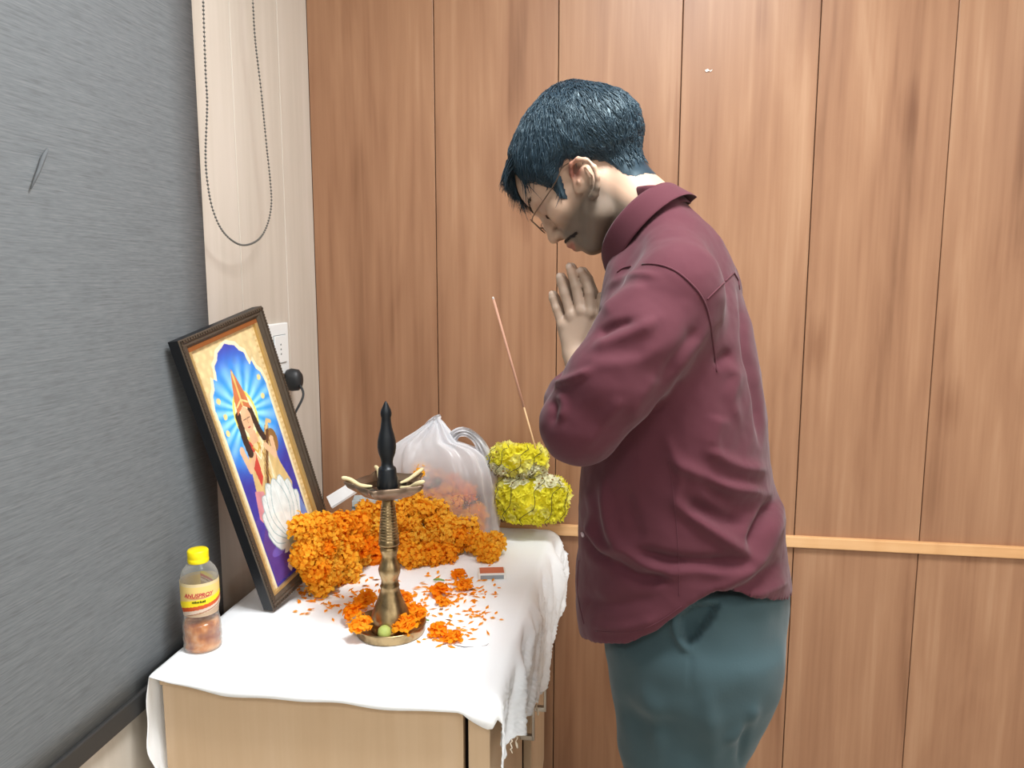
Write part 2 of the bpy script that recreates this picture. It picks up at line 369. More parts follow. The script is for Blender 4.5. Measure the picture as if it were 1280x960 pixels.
# ------------------------------------------------------------------ picture frame leaning on the wall
lean, roll, yaw = 0.1183, 0.2453, 0.2685
BLp = np.array([-0.7333, 1.4478, 0.7549]); FW, FH = 0.2424, 0.6015
nrm = np.array([math.cos(yaw), -math.sin(yaw), 0]); e1 = np.array([math.sin(yaw), math.cos(yaw), 0])
e2 = Z3 * math.cos(lean) - nrm * math.sin(lean)
fa = e1 * math.cos(roll) + e2 * math.sin(roll); fb = -e1 * math.sin(roll) + e2 * math.cos(roll); fn = np.cross(fa, fb)
fr = thing('picture_frame', 'dark framed devotional picture leaning on the wall by the marigolds', 'picture')
fr.matrix_world = Matrix(((fa[0], fb[0], fn[0], BLp[0]), (fa[1], fb[1], fn[1], BLp[1]), (fa[2], fb[2], fn[2], BLp[2]), (0, 0, 0, 1)))
M['frame'] = mat('dark_bronze_frame', sr(84, 73, 62), .4, .35); bump(M['frame'], 160, .6, .0015)
M['frame_side'] = mat('black_frame_side', sr(22, 24, 28), .45)
M['slip'] = mat('gold_slip', sr(206, 178, 122), .35, .6)
M['slip_red'] = mat('copper_slip', sr(168, 108, 62), .35, .6)
TH = .028; RW = .021
def rail(a, bq, horizontal):
    # mitred moulding with a stepped profile; a,b outer corners in the frame plane
    a = np.array(a, float); bq = np.array(bq, float); d = (bq - a) / np.linalg.norm(bq - a); inn = np.array([-d[1], d[0]])
    pf = [(0, -TH), (0, -.002), (.002, 0), (.008, .0005), (.011, -.0025), (.015, -.002), (RW, -.007), (RW, -TH)]
    V = [];
    for e, sg in ((a, 1), (bq, -1)):
        for q, z in pf: p = e + inn * q + d * sg * q; V.append((p[0], p[1], z))
    n = len(pf); F = [(k, k + 1, n + k + 1, n + k) for k in range(n - 1)] + [(n - 1, 0, n, 2 * n - 1)] + [tuple(range(n))[::-1], tuple(range(n, 2 * n))]
    me = mesh('frame_rail', V, F, False); o = link('frame_rail', me, [M['frame'], M['frame_side']], fr)
    for p in me.polygons:
        if p.index == 0 or p.index == n - 1: p.material_index = 1
    # beads along the outer lip
    m_ = MB(); ln = np.linalg.norm(bq - a)
    for k in range(int(ln / .0065)):
        p = a + d * (.004 + k * .0065) + inn * .0045; m_.box((p[0] - .0021, p[1] - .0021, -.001), (p[0] + .0021, p[1] + .0021, .0022))
    m_.build('beading', M['frame'], o, False)
rail((0, 0), (FW, 0), 1); rail((FW, 0), (FW, FH), 0); rail((FW, FH), (0, FH), 1); rail((0, FH), (0, 0), 0)
for lo, hi, mm_ in (((RW, RW, -.016), (FW - RW, RW + .006, -.008), 'slip'), ((RW, FH - RW - .009, -.016), (FW - RW, FH - RW, -.008), 'slip_red'), ((RW, RW + .006, -.016), (RW + .006, FH - RW - .009, -.008), 'slip'), ((FW - RW - .008, RW + .006, -.016), (FW - RW, FH - RW - .009, -.008), 'slip')):
    bx('gold_slip', lo, hi, M[mm_], fr)
bx('backing_board', (.004, .004, -TH - .002), (FW - .004, FH - .004, -TH + .004), M['frame_side'], fr)
# the print: a flat coloured sheet, colours set per vertex
GX, GY = 170, 320
S, T = np.meshgrid((np.arange(GX) + .5) / GX, (np.arange(GY) + .5) / GY)     # T runs down
img = np.zeros((GY, GX, 3)); img[:] = sr(224, 200, 150)
asp = (FH - 2 * RW) / (FW - 2 * RW)
def poly(P, col, k=1.0):
    P = np.asarray(P, float); ins = np.zeros(S.shape, bool); j = len(P) - 1
    for i in range(len(P)):
        xi, yi = P[i]; xj, yj = P[j]
        ins ^= ((yi > T) != (yj > T)) & (S < (xj - xi) * (T - yi) / (yj - yi + 1e-12) + xi); j = i
    img[ins] = img[ins] * (1 - k) + np.array(sr(*col)) * k
def ell(cx, cy, rx, ry, col, k=1.0, rot=0):
    dx = S - cx; dy = (T - cy) * asp; c, s_ = math.cos(rot), math.sin(rot); a = dx * c + dy * s_; b_ = -dx * s_ + dy * c
    ins = (a / rx) ** 2 + (b_ / (ry * asp)) ** 2 < 1; img[ins] = img[ins] * (1 - k) + np.array(sr(*col)) * k
def line(P, wd, col, k=1.0):
    P = np.asarray(P, float)
    for a, b_ in zip(P[:-1], P[1:]):
        ax, ay = a; dx, dy = b_[0] - ax, (b_[1] - ay) * asp; q = np.clip(((S - ax) * dx + (T - ay) * asp * dy) / (dx * dx + dy * dy + 1e-12), 0, 1)
        ins = np.hypot(S - ax - q * dx, (T - ay) * asp - q * dy) < wd; img[ins] = img[ins] * (1 - k) + np.array(sr(*col)) * k
wv = np.sin(S * 60) * np.sin(T * 110); img *= (1 + .12 * (wv > .3))[..., None]
# scalloped arch opening
arch = [(.10, .99), (.10, .30)]
tops = [(.10, .30), (.09, .24), (.12, .19), (.17, .17), (.20, .13), (.24, .145), (.26, .12), (.27, .09), (.33, .075), (.37, .05), (.44, .04), (.50, .028), (.56, .04), (.63, .05), (.67, .075), (.73, .09), (.74, .12), (.76, .145), (.80, .13), (.83, .17), (.88, .19), (.91, .24), (.90, .30)]
poly([(.07, 1)] + [(x - .03 if x < .5 else x + .03, y - .012) for x, y in tops] + [(.93, 1)], (246, 236, 200))
poly([(.10, 1)] + tops + [(.90, 1)], (58, 58, 168))
ins = (T < .78) & (S > .1) & (S < .9)
hx, hy = .47, .30
rr = np.hypot(S - hx, (T - hy) * asp); th = np.arctan2((T - hy) * asp, S - hx)
isarch = np.abs(img - np.array(sr(58, 58, 168))).sum(-1) < .02
g = np.clip(1.15 - rr / .72, 0, 1); rays = .5 + .5 * np.sin(th * 17 + .6 * np.sin(th * 5))
halo = np.array(sr(40, 90, 220))[None, None] * (1 - g[..., None]) + np.array(sr(60, 190, 250))[None, None] * g[..., None]
halo = halo + (rays * np.clip(1 - rr / .62, 0, 1) ** .8 * .75)[..., None] * np.array([.6, .8, .6])
k = np.clip((.80 - rr) / .3, 0, 1)[..., None] * isarch[..., None]; img = img * (1 - k) + halo * k
for x, y in ((.17, .215), (.19, .28), (.83, .205), (.80, .28), (.15, .34)): ell(x, y, .028, .012, (250, 226, 150))
ell(hx, .315, .17, .105, (244, 232, 110)); ell(hx, .315, .145, .09, (255, 250, 205))
poly([(.12, .80), (.2, .76), (.8, .76), (.88, .80), (.88, .985), (.12, .985)], (92, 66, 150)); ell(.3, .87, .12, .02, (120, 100, 190)); ell(.7, .9, .14, .02, (70, 60, 150)); ell(.62, .95, .2, .015, (110, 120, 110))
# veena (stringed instrument), dark neck running up to the right, gourds at both ends
# robe and figure
poly([(.40, .40), (.31, .47), (.27, .58), (.22, .70), (.32, .74), (.74, .74), (.82, .66), (.74, .56), (.70, .46), (.60, .40)], (226, 196, 134))
poly([(.39, .41), (.33, .50), (.36, .60), (.44, .56), (.43, .43)], (208, 70, 62))
poly([(.44, .41), (.42, .60), (.62, .62), (.62, .42)], (240, 218, 160))
line([(.50, .42), (.54, .50), (.52, .60)], .012, (196, 150, 70)); line([(.57, .42), (.59, .52), (.57, .62)], .012, (250, 240, 205))
poly([(.24, .60), (.18, .71), (.26, .76), (.36, .72), (.36, .62)], (222, 150, 158))
ell(.40, .70, .095, .05, (96, 66, 74)); ell(.74, .46, .07, .05, (150, 110, 60))
line([(.38, .68), (.50, .55), (.70, .40)], .034, (104, 66, 44)); line([(.37, .665), (.49, .54), (.69, .392)], .008, (226, 190, 120)); line([(.70, .40), (.74, .375), (.78, .385)], .022, (230, 200, 140))
line([(.40, .47), (.29, .52), (.26, .45)], .032, (236, 190, 150)); ell(.255, .435, .035, .022, (240, 198, 160)); line([(.60, .46), (.70, .52), (.72, .45)], .032, (236, 196, 156))
line([(.36, .30), (.345, .40), (.36, .46)], .04, (52, 36, 34)); line([(.55, .30), (.585, .39), (.62, .43)], .035, (52, 36, 34))
poly([(.425, .38), (.42, .43), (.53, .43), (.52, .38)], (232, 184, 144))
ell(.463, .335, .075, .056, (238, 190, 150)); poly([(.36, .30), (.38, .24), (.43, .17), (.47, .125), (.51, .17), (.56, .24), (.57, .30), (.47, .275)], (206, 120, 78)); line([(.47, .14), (.47, .27)], .012, (238, 200, 120)); line([(.385, .27), (.47, .25), (.555, .27)], .01, (246, 220, 150))
for x in (.435, .492): line([(x - .016, .327), (x + .016, .327)], .0075, (60, 40, 40))
line([(.447, .362), (.480, .362)], .006, (190, 70, 70)); line([(.466, .325), (.47, .347)], .004, (200, 140, 110))
for k_ in range(9): line([(.30 + k_ * .055, .735), (.33 + k_ * .045, .66), (.40 + k_ * .025, .60)], .004, (196, 160, 96), .7)
for k_ in range(7): line([(.45 + k_ * .026, .58), (.45 + k_ * .026, .47)], .003, (206, 172, 110), .7)
line([(.42, .44), (.47, .47), (.53, .44)], .008, (214, 170, 70)); line([(.43, .46), (.48, .50), (.55, .455)], .006, (250, 244, 220))
# white lotus
for a, wd, ln in ((-1.25, .1, .26), (1.25, .1, .26), (-.95, .12, .30), (.95, .12, .30), (-.62, .13, .31), (.62, .13, .31), (-.3, .13, .31), (.3, .13, .31), (0, .13, .30)):
    bxp = .54; byp = .875; tx = bxp + math.sin(a) * ln * 1.28; ty = byp - math.cos(a) * ln * .86 - .02
    nx_ = math.cos(a) * wd; ny_ = math.sin(a) * wd * .55; mx, my = bxp + (tx - bxp) * .55, byp + (ty - byp) * .55
    P = spline([(bxp, byp), (mx - nx_, my - ny_), (tx, ty), (mx + nx_, my + ny_), (bxp, byp)], 40)
    poly(P, (238, 246, 246)); line(P, .005, (168, 196, 202)); line([(bxp, byp), (tx, ty)], .004, (190, 212, 214), .6)
poly([(.44, .86), (.36, .90), (.45, .905), (.52, .875)], (236, 240, 228)); poly([(.56, .87), (.66, .91), (.60, .925), (.52, .88)], (226, 232, 220)); line([(.52, .86), (.50, .92), (.40, .965)], .03, (206, 220, 190))
poly([(.34, .955), (.42, .93), (.44, .965), (.37, .985)], (240, 216, 190)); poly([(.80, .80), (.86, .73), (.90, .80), (.88, .86)], (120, 150, 220))
gz = np.array([[ns(i * .09, j * .09, 3) for i in range(GX)] for j in range(GY)]); img *= (1 + .16 * gz)[..., None]
for q_ in np.linspace(0, 1, 44): ell(.035, q_, .018, .005, (196, 158, 92), .6); ell(.965, q_, .018, .005, (196, 158, 92), .6)
V = []; Fq = []; px0, px1, py0, py1 = RW + .005, FW - RW - .006, RW + .005, FH - RW - .008
for j in range(GY):
    for i in range(GX): V.append((px0 + (px1 - px0) * i / (GX - 1), py1 - (py1 - py0) * j / (GY - 1), -.0155))
for j in range(GY - 1):
    for i in range(GX - 1): k = j * GX + i; Fq.append((k, k + GX, k + GX + 1, k + 1))
M['print'] = mat('glossy_print', rough=.25, attr=True, spec=.5)
o = link('print', mesh('print', V, Fq, True, np.clip(img, 0, 1).reshape(-1, 3)), M['print'], fr); o['label'] = 'colourful print of a robed figure with a stringed instrument on a white lotus'
M['glass'] = bpy.data.materials.new('clear_glass'); m = M['glass']; m.use_nodes = True; nt = m.node_tree
for n in list(nt.nodes): nt.nodes.remove(n)
oo = nt.nodes.new('ShaderNodeOutputMaterial'); mx = nt.nodes.new('ShaderNodeMixShader'); tb = nt.nodes.new('ShaderNodeBsdfTransparent'); gb = nt.nodes.new('ShaderNodeBsdfGlossy'); gb.inputs['Roughness'].default_value = .05
frn = nt.nodes.new('ShaderNodeLayerWeight'); pw = nt.nodes.new('ShaderNodeMath'); pw.operation = 'POWER'; pw.inputs[1].default_value = 4; ma = nt.nodes.new('ShaderNodeMath'); ma.operation = 'MULTIPLY_ADD'; ma.inputs[1].default_value = .6; ma.inputs[2].default_value = .04; nt.links.new(frn.outputs['Facing'], pw.inputs[0]); nt.links.new(pw.outputs[0], ma.inputs[0]); nt.links.new(ma.outputs[0], mx.inputs[0]); nt.links.new(tb.outputs[0], mx.inputs[1]); nt.links.new(gb.outputs[0], mx.inputs[2]); nt.links.new(mx.outputs[0], oo.inputs[0])
bx('glass', (RW - .002, RW - .002, -.013), (FW - RW + .002, FH - RW + .002, -.0115), M['glass'], fr)

# ------------------------------------------------------------------ marigolds
def petal_ball(Rr, n, seed, c_in, c_out, polar=118, flat=1.0, wid=.30, ragged=.25):
    g = np.random.default_rng(seed); b = MB(); c_in = np.array(c_in); c_out = np.array(c_out)
    # core that closes the gaps between petals
    bmc = bmesh.new(); bmesh.ops.create_icosphere(bmc, subdivisions=1, radius=Rr * .55)
    b.add([(v.co.x, v.co.y, v.co.z * flat) for v in bmc.verts], [tuple(v.index for v in f.verts) for f in bmc.faces], c_in * .75); bmc.free()
    for i in range(n):
        q = (i + .5) / n; ct = 1 - q * (1 - math.cos(R(polar))); st = math.sqrt(max(0, 1 - ct * ct)); ph = i * 2.39996 + g.normal(0, .12)
        d = np.array([st * math.cos(ph), st * math.sin(ph), ct]); d = d + g.normal(0, .10, 3); d /= np.linalg.norm(d)
        ref = g.normal(0, 1, 3); s_ = np.cross(d, ref); s_ /= np.linalg.norm(s_); u_ = np.cross(s_, d)
        ln = Rr * (1 + g.normal(0, ragged * .35)); w_ = Rr * wid * (.8 + .5 * g.random()); cu = (g.random() - .2) * Rr * .28
        tone = g.random() * .5; ct_ = c_out * (1 - .7 * tone) + c_in * .7 * tone
        cu = Rr * (.10 + .22 * g.random())
        p = [d * Rr * .5 - s_ * w_ * .35, d * Rr * .5 + s_ * w_ * .35, d * ln * .90 - s_ * w_ * .6 + u_ * cu * .15, d * ln * .90 + s_ * w_ * .6 + u_ * cu * .15,
             d * ln * .97 - s_ * w_ * .55 + u_ * cu * 1.0, d * ln * .98 + u_ * cu * 1.35, d * ln * .95 + s_ * w_ * .55 + u_ * cu * 1.1]
        for v in p: v[2] *= flat
        b.add(p, [(0, 1, 3, 2), (2, 5, 4), (2, 3, 5), (3, 6, 5)], [c_in, c_in, ct_, ct_, ct_, ct_, ct_])
    return b
def srl(*c): return np.array(sr(*c))
OR_IN, OR_OUT, YE_OUT = srl(226, 88, 0), srl(255, 150, 8), srl(255, 176, 22)
mg = []
for k in range(5):
    b = petal_ball(.0265, 250, 100 + k, (srl(255, 156, 8), srl(255, 144, 4), srl(255, 168, 12), srl(255, 126, 2), srl(255, 162, 8))[k], (srl(255, 202, 62), srl(255, 190, 48), srl(255, 212, 80), srl(255, 168, 28), srl(255, 206, 68))[k], wid=.25, ragged=.45)
    b.cur = tuple(srl(96, 120, 50)); b.lathe([(.003, -.022), (.007, -.017), (.009, -.008)], 8)
    me = mesh('marigold_flower', b.V, b.F, False, b.c); me.materials.append(M['flower']); mg.append(me)
def place_head(name, me, p, d, sc, parent=None):
    o = bpy.data.objects.new(name, me); C.objects.link(o)
    q = Vector(d).to_track_quat('Z', 'Y'); o.rotation_mode = 'QUATERNION'; o.rotation_quaternion = q @ Matrix.Rotation(rnd.random() * 6.28, 3, 'Z').to_quaternion()
    o.location = Vector(p) - (parent.location if parent else Vector()); o.scale = (sc, sc, sc)
    if parent: o.parent = parent
    return o
TOPX = [366, 376, 395, 420, 450, 470, 500, 528, 560, 588, 602, 622, 636]
TOPY = [668, 642, 636, 640, 634, 626, 612, 608, 622, 640, 662, 668, 688]
BOTX = [366, 378, 392, 420, 445, 460, 480, 520, 560, 585, 610, 638]
BOTY = [690, 730, 742, 738, 726, 712, 716, 722, 712, 702, 712, 704]
heads = []
py = 600; row = 0
def on_heap(px, py, deep=0.0):
    yb = np.interp(px, BOTX, BOTY); Y0 = at(px, min(yb, 745), 2, ZT)[1] + .012
    Y = Y0 + (yb - py) * .0021 + deep
    p = at(px, py, 1, Y)
    if px < 450:                                       # lies against the picture frame, never inside it
        d = ray(px, py); tt = ((BLp + fn * .034 - C0) @ fn) / (d @ fn); q = C0 + d * tt
        if q[1] < p[1]: p = q
    return p
for py in np.arange(602, 748, 18.5):
    row += 1
    for px in np.arange(356, 646, 23):
        x = px + (10 if row % 2 else 0) + nr.normal(0, 2); y = py + nr.normal(0, 2)
        t_, b_ = np.interp(x, TOPX, TOPY), np.interp(x, BOTX, BOTY)
        if x < 374 or x > 632 or y < t_ + 9 or y > b_ - 8: continue
        heads.append((x, y, on_heap(x, y)))
gl = {}
for key, lab in (('front', 'orange marigold garland loop nearest the picture frame, at the front left of the heap'), ('middle', 'orange marigold garland coiled in the middle of the heap behind the brass lamp'),
                 ('top', 'orange marigold garland lying on top of the heap against the plastic bag'), ('arm', 'orange marigold garland end stretching right towards the matchbox')):
    gl[key] = thing('marigold_garland', lab, 'garland', group='marigold garlands')
gl['front'].location = (-.66, 1.6, ZT); gl['middle'].location = (-.5, 1.72, ZT); gl['top'].location = (-.48, 1.85, ZT); gl['arm'].location = (-.34, 1.77, ZT)
paths = {k: [] for k in gl}
for x, y, p in heads:
    key = 'front' if x < 452 else ('arm' if (x > 560 and y > 655) else ('top' if y < 662 else 'middle'))
    p[2] = max(p[2], ZT + .022); nrm_ = np.array([nr.normal(0, .45), -.75 + nr.normal(0, .35), .75 + nr.normal(0, .3)])
    low = (y > np.interp(x, BOTX, BOTY) - 26) and x > 455
    kk = rnd.choice([0, 1, 3, 3] if low else [0, 0, 2, 4, 1, 2])
    place_head('marigold_flower', mg[kk], p, nrm_, .90 + .32 * nr.random(), gl[key]); paths[key].append(p)
    q = p + np.array([nr.normal(0, .01), .03, -.018]); 
    if q[2] > ZT + .02: place_head('marigold_flower', mg[rnd.choice([1, 3])], q, nr.normal(0, 1, 3), 1.0, gl[key])
M['string'] = mat('garland_string', sr(220, 200, 160), .9)
for key, P in paths.items():
    P = sorted(P, key=lambda p: (round(p[1] / .045), p[0])); P = [p - np.array(gl[key].location) for p in P]
    b = MB(); b.tube(P, .0008, 4); b.build('string', M['string'], gl[key])
# loose marigolds (torn, flatter)
tm = []
for k in range(3):
    b = petal_ball(.021, 70, 300 + k, srl(255, 140, 4), (srl(255, 176, 34), srl(255, 190, 48), srl(255, 166, 24))[k], polar=100, flat=.62, ragged=.6, wid=.42)
    me = mesh('marigold_flower', b.V, b.F, False, b.c); me.materials.append(M['flower']); tm.append(me)
LX, LY = -.465, 1.41
lo = [(451, 781, .036, 'torn orange marigold on the left front of the brass lamp foot'), (443, 764, .028, 'torn orange marigold on the left rim of the brass lamp foot'),
      (458, 750, .028, 'torn orange marigold tucked behind the left side of the brass lamp foot'), (508, 780, .034, 'torn orange marigold on the right front of the brass lamp foot'),
      (519, 765, .03, 'torn orange marigold on the right rim of the brass lamp foot'), (505, 750, .028, 'torn orange marigold tucked behind the right side of the brass lamp foot')]
def on_table(px, py, dz=0): p = at(px, py, 2, ZT + dz); return p
for x, y, dz, lab in lo:
    p = on_table(x, y, dz); tag(place_head('marigold_flower', rnd.choice(tm), p, (nr.normal(0, .25), -.4, 1), .92 + .15 * nr.random()), lab, 'flower', 'loose marigolds on the lamp foot')
for x, y, s_, lab in ((550, 738, 1.0, 'loose orange marigold on the cloth, left one of the pair before the matchbox'), (580, 732, .95, 'loose orange marigold on the cloth, right one of the pair before the matchbox'),
                      (574, 718, .8, 'loose orange marigold touching the front of the long garland end'), (548, 788, .95, 'loose orange marigold on the cloth just right of the lamp foot'), (568, 796, .8, 'loose orange marigold on the cloth near the thin wire, the frontmost flower'), (553, 752, .7, 'small torn marigold in front of the pair by the matchbox')):
    tag(place_head('marigold_flower', rnd.choice(tm), on_table(x, y, .012 * s_), (nr.normal(0, .2), -.15, 1), s_), lab, 'flower', 'loose marigolds on the cloth')
b = MB()
for cx, cy, sx_, sy_, n in ((392, 742, 14, 8, 34), (440, 750, 18, 10, 30), (560, 745, 26, 16, 70), (600, 742, 14, 9, 34), (560, 795, 18, 6, 50), (600, 768, 12, 5, 24), (530, 790, 12, 6, 26), (520, 745, 26, 10, 40), (460, 735, 30, 8, 26), (410, 760, 8, 4, 5), (383, 765, 5, 3, 5), (378, 745, 4, 6, 12)):
    for i in range(n):
        px, py = nr.normal(cx, sx_), nr.normal(cy, sy_); py = max(py, np.interp(px, BOTX, BOTY) - 4) if px < 640 else py
        p = on_table(px, py, .001 + .003 * nr.random())
        if math.hypot(p[0] - LX, p[1] - LY) < .078: continue
        a = nr.random() * 6.28; d = np.array([math.cos(a), math.sin(a), 0]); e = np.array([-d[1], d[0], 0]); ln, wd = .006 + .006 * nr.random(), .0025 + .002 * nr.random()
        c = srl(255, 168, 34) * (.85 + .2 * nr.random()) if nr.random() > .05 else srl(160, 110, 60)
        b.add([p - d * ln, p + e * wd + Z3 * .002 * nr.random(), p + d * ln + Z3 * .003 * nr.random(), p - e * wd + Z3 * .002 * nr.random()], [(0, 3, 2, 1)], c)
tag(b.build('marigold_petals', M['flower'], smooth=False, colour=True), 'loose orange marigold petals strewn over the white cloth', 'petals', kind='stuff')
M['green'] = mat('green_stem', sr(120, 160, 84), .6)
for px, py, lab in ((548, 726, 'short green stalk lying among the loose marigolds on the right'), (528, 776, 'green leaf stalk lying against the right of the lamp foot')):
    p = on_table(px, py, .006); b = MB(); b.tube([p + (-.012, .004, 0), p + (0, 0, .004), p + (.014, .002, .001)], [.002, .003, .0015], 8); tag(b.build('green_stalk', M['green']), lab, 'stalk')

# ------------------------------------------------------------------ brass oil lamp
t = thing('oil_lamp', 'tall brass oil lamp with a blackened top standing on the white cloth', 'lamp', (LX, LY, ZT))
b = MB(); b.lathe([(.060, 0), (.066, .001), (.0685, .004), (.070, .016), (.0715, .021), (.070, .0235), (.066, .021), (.060, .012), (.046, .0095), (.040, .010)], 48); b.build('base_dish', M['brass'], t)
b = MB(); b.lathe([(.040, .010), (.0405, .020), (.0395, .030), (.0355, .045), (.030, .058), (.0245, .072), (.0205, .083), (.0178, .094), (.0195, .098), (.0178, .101), (.0165, .108), (.0175, .114), (.021, .124), (.0222, .133), (.020, .142), (.0165, .149), (.0148, .156), (.0150, .163), (.0180, .172), (.0182, .177), (.0162, .180)], 40); b.build('bell', M['brass'], t)
prof = [(.0165, .180), (.0212, .184), (.0208, .188)]
for k in range(13):
    h = .190 + k * .0058; r0 = np.interp(h, [.188, .275], [.0205, .0125]); prof += [(r0, h), (r0, h + .0034), (r0 - .0012, h + .0042), (r0 - .0012, h + .0053)]
prof += [(.0118, .268), (.0118, .282)]
b = MB(); b.lathe(prof, 36); b.build('ribbed_stem', M['brass'], t)
# pan with pouring spouts
b = MB(); n = 80; V = []; F = []
pf = [(.010, .279), (.030, .281), (.050, .288), (.062, .300), (.0655, .311), (.0635, .312), (.058, .301), (.040, .294), (.012, .293)]
sp_ang = [R(a) for a in (-20, 52, 124, 196, 268)]
for r_0, h in pf:
    for k in range(n):
        a = 2 * math.pi * k / n; sp = sum(math.exp(-(((a - s + math.pi) % (2 * math.pi) - math.pi) / .17) ** 2) for s in sp_ang)
        rr_ = r_0 * (1 + .30 * sp * (r_0 / .065) ** 3); V.append((rr_ * math.cos(a), rr_ * math.sin(a), h + .002 * sp * (r_0 / .065) ** 3))
for i in range(len(pf) - 1):
    for k in range(n): F.append((i * n + k, i * n + (k + 1) % n, (i + 1) * n + (k + 1) % n, (i + 1) * n + k))
F.append(tuple(range(n))[::-1]); F.append(tuple(range((len(pf) - 1) * n, len(pf) * n))); b.add(V, F); b.build('oil_pan', M['pan'], t)
b = MB(); b.lathe([(.0135, .290), (.0205, .294), (.0205, .305), (.0198, .318), (.0185, .322), (.0175, .336), (.016, .339), (.012, .342), (.0112, .350), (.0125, .357), (.0165, .368), (.0182, .380), (.0176, .392), (.0145, .406), (.0112, .418), (.0096, .430), (.0092, .438), (.0108, .442), (.0108, .448), (.0092, .454), (.0058, .461), (.0036, .466), (.0022, .4685), (.0006, .470)], 40); b.build('finial', M['soot'], t)
M['oil'] = mat('lamp_oil', sr(34, 28, 22), .05, spec=.6); b = MB(); b.lathe([(.02, .2955), (.056, .2992), (.0562, .2996), (.02, .2998)], 40); b.build('oil', M['oil'], t)
M['wick'] = mat('cotton_wick', sr(222, 206, 160), .9); bump(M['wick'], 300, .5, .001)
for a in sp_ang[2:4] + [sp_ang[0], sp_ang[1]]:
    d = np.array([math.cos(a), math.sin(a), 0]); e = np.array([-d[1], d[0], 0])
    b = MB(); b.tube(spline([d * .030 + Z3 * .302, d * .052 + Z3 * .305 + e * .002, d * .072 + Z3 * .3165 - e * .002, d * .088 + Z3 * .322 + e * .001], 14), [.0022, .0028, .0034, .004, .0042, .004, .0042, .0044, .0044, .0042, .0042, .004, .0034, .0018], 8); b.build('wick', M['wick'], t)
b = MB(); b.lathe([(.002, .012), (.011, .014), (.0135, .022), (.012, .031), (.006, .036)], 14, (.004, -.052, 0)); tag(b.build('flower_bud', mat('bud_green', sr(164, 176, 92), .6)), 'pale green flower bud in the middle of the lamp dish', 'bud').location = (LX, LY, ZT)

# ------------------------------------------------------------------ oil bottle
BX, BY = -.803, 1.292
t = thing('oil_bottle', 'small clear plastic bottle of amber oil with a yellow cap', 'bottle', (BX, BY, ZT))
M['pet'] = bpy.data.materials.new('clear_plastic'); m = M['pet']; m.use_nodes = True; nt = m.node_tree
for n_ in list(nt.nodes): nt.nodes.remove(n_)
oo = nt.nodes.new('ShaderNodeOutputMaterial'); mx = nt.nodes.new('ShaderNodeMixShader'); tb = nt.nodes.new('ShaderNodeBsdfTransparent'); tb.inputs[0].default_value = (.90, .90, .86, 1); gb = nt.nodes.new('ShaderNodeBsdfPrincipled'); gb.inputs['Base Color'].default_value = (.8, .8, .76, 1); gb.inputs['Roughness'].default_value = .12
lw = nt.nodes.new('ShaderNodeLayerWeight'); mr = nt.nodes.new('ShaderNodeMapRange'); mr.inputs[3].default_value = .06; mr.inputs[4].default_value = .6; lw.inputs[0].default_value = .35
nt.links.new(lw.outputs['Facing'], mr.inputs[0]); nt.links.new(mr.outputs[0], mx.inputs[0]); nt.links.new(tb.outputs[0], mx.inputs[1]); nt.links.new(gb.outputs[0], mx.inputs[2]); nt.links.new(mx.outputs[0], oo.inputs[0])
bp_ = [(.0, .0), (.030, .0), (.0345, .004), (.035, .012), (.0338, .017), (.0352, .021), (.0352, .030), (.0340, .034), (.0352, .039), (.0345, .052), (.0318, .064), (.0310, .076), (.0325, .085), (.0338, .090), (.0345, .094), (.0345, .140), (.0335, .150), (.029, .160), (.021, .169), (.0165, .173), (.0155, .178)]
b = MB(); b.lathe(bp_[1:], 40, cap=False); b.add([(.030 * math.cos(k * math.pi / 20), .030 * math.sin(k * math.pi / 20), 0) for k in range(40)], [tuple(range(40))[::-1]]); b.build('bottle_body', M['pet'], t)
M['amber'] = mat('amber_oil', sr(206, 116, 48), .12, spec=.6); nz = bump(M['amber'], 45, .6, .004); rr_ = ramp(M['amber'], nz.outputs[0], [(.38, sr(150, 68, 22)), (.55, sr(214, 132, 62)), (.68, sr(232, 176, 128))]); L(M['amber'], rr_.outputs[0], pr(M['amber']).inputs['Base Color'])
b = MB(); b.lathe([(r_0 - .0015, h) for r_0, h in bp_[1:] if .001 < h < .06] + [(.0305, .0585), (.010, .0588)], 40); b.build('oil', M['amber'], t)
M['cap'] = mat('yellow_cap', sr(250, 226, 20), .4)
b = MB(); n = 60; V = []; F = []
for r_0, h in ((.0185, .172), (.0192, .174), (.0192, .179), (.0184, .180), (.0188, .182), (.0190, .194), (.0172, .1965), (.006, .1968)):
    for k in range(n): q = 2 * math.pi * k / n; rr2 = r_0 * (1 + (.012 if k % 2 else -.012) * (.174 < h < .195)); V.append((rr2 * math.cos(q), rr2 * math.sin(q), h))
for i in range(7):
    for k in range(n): F.append((i * n + k, i * n + (k + 1) % n, (i + 1) * n + (k + 1) % n, (i + 1) * n + k))
F.append(tuple(range(7 * n, 8 * n))); b.add(V, F); b.build('cap', M['cap'], t)
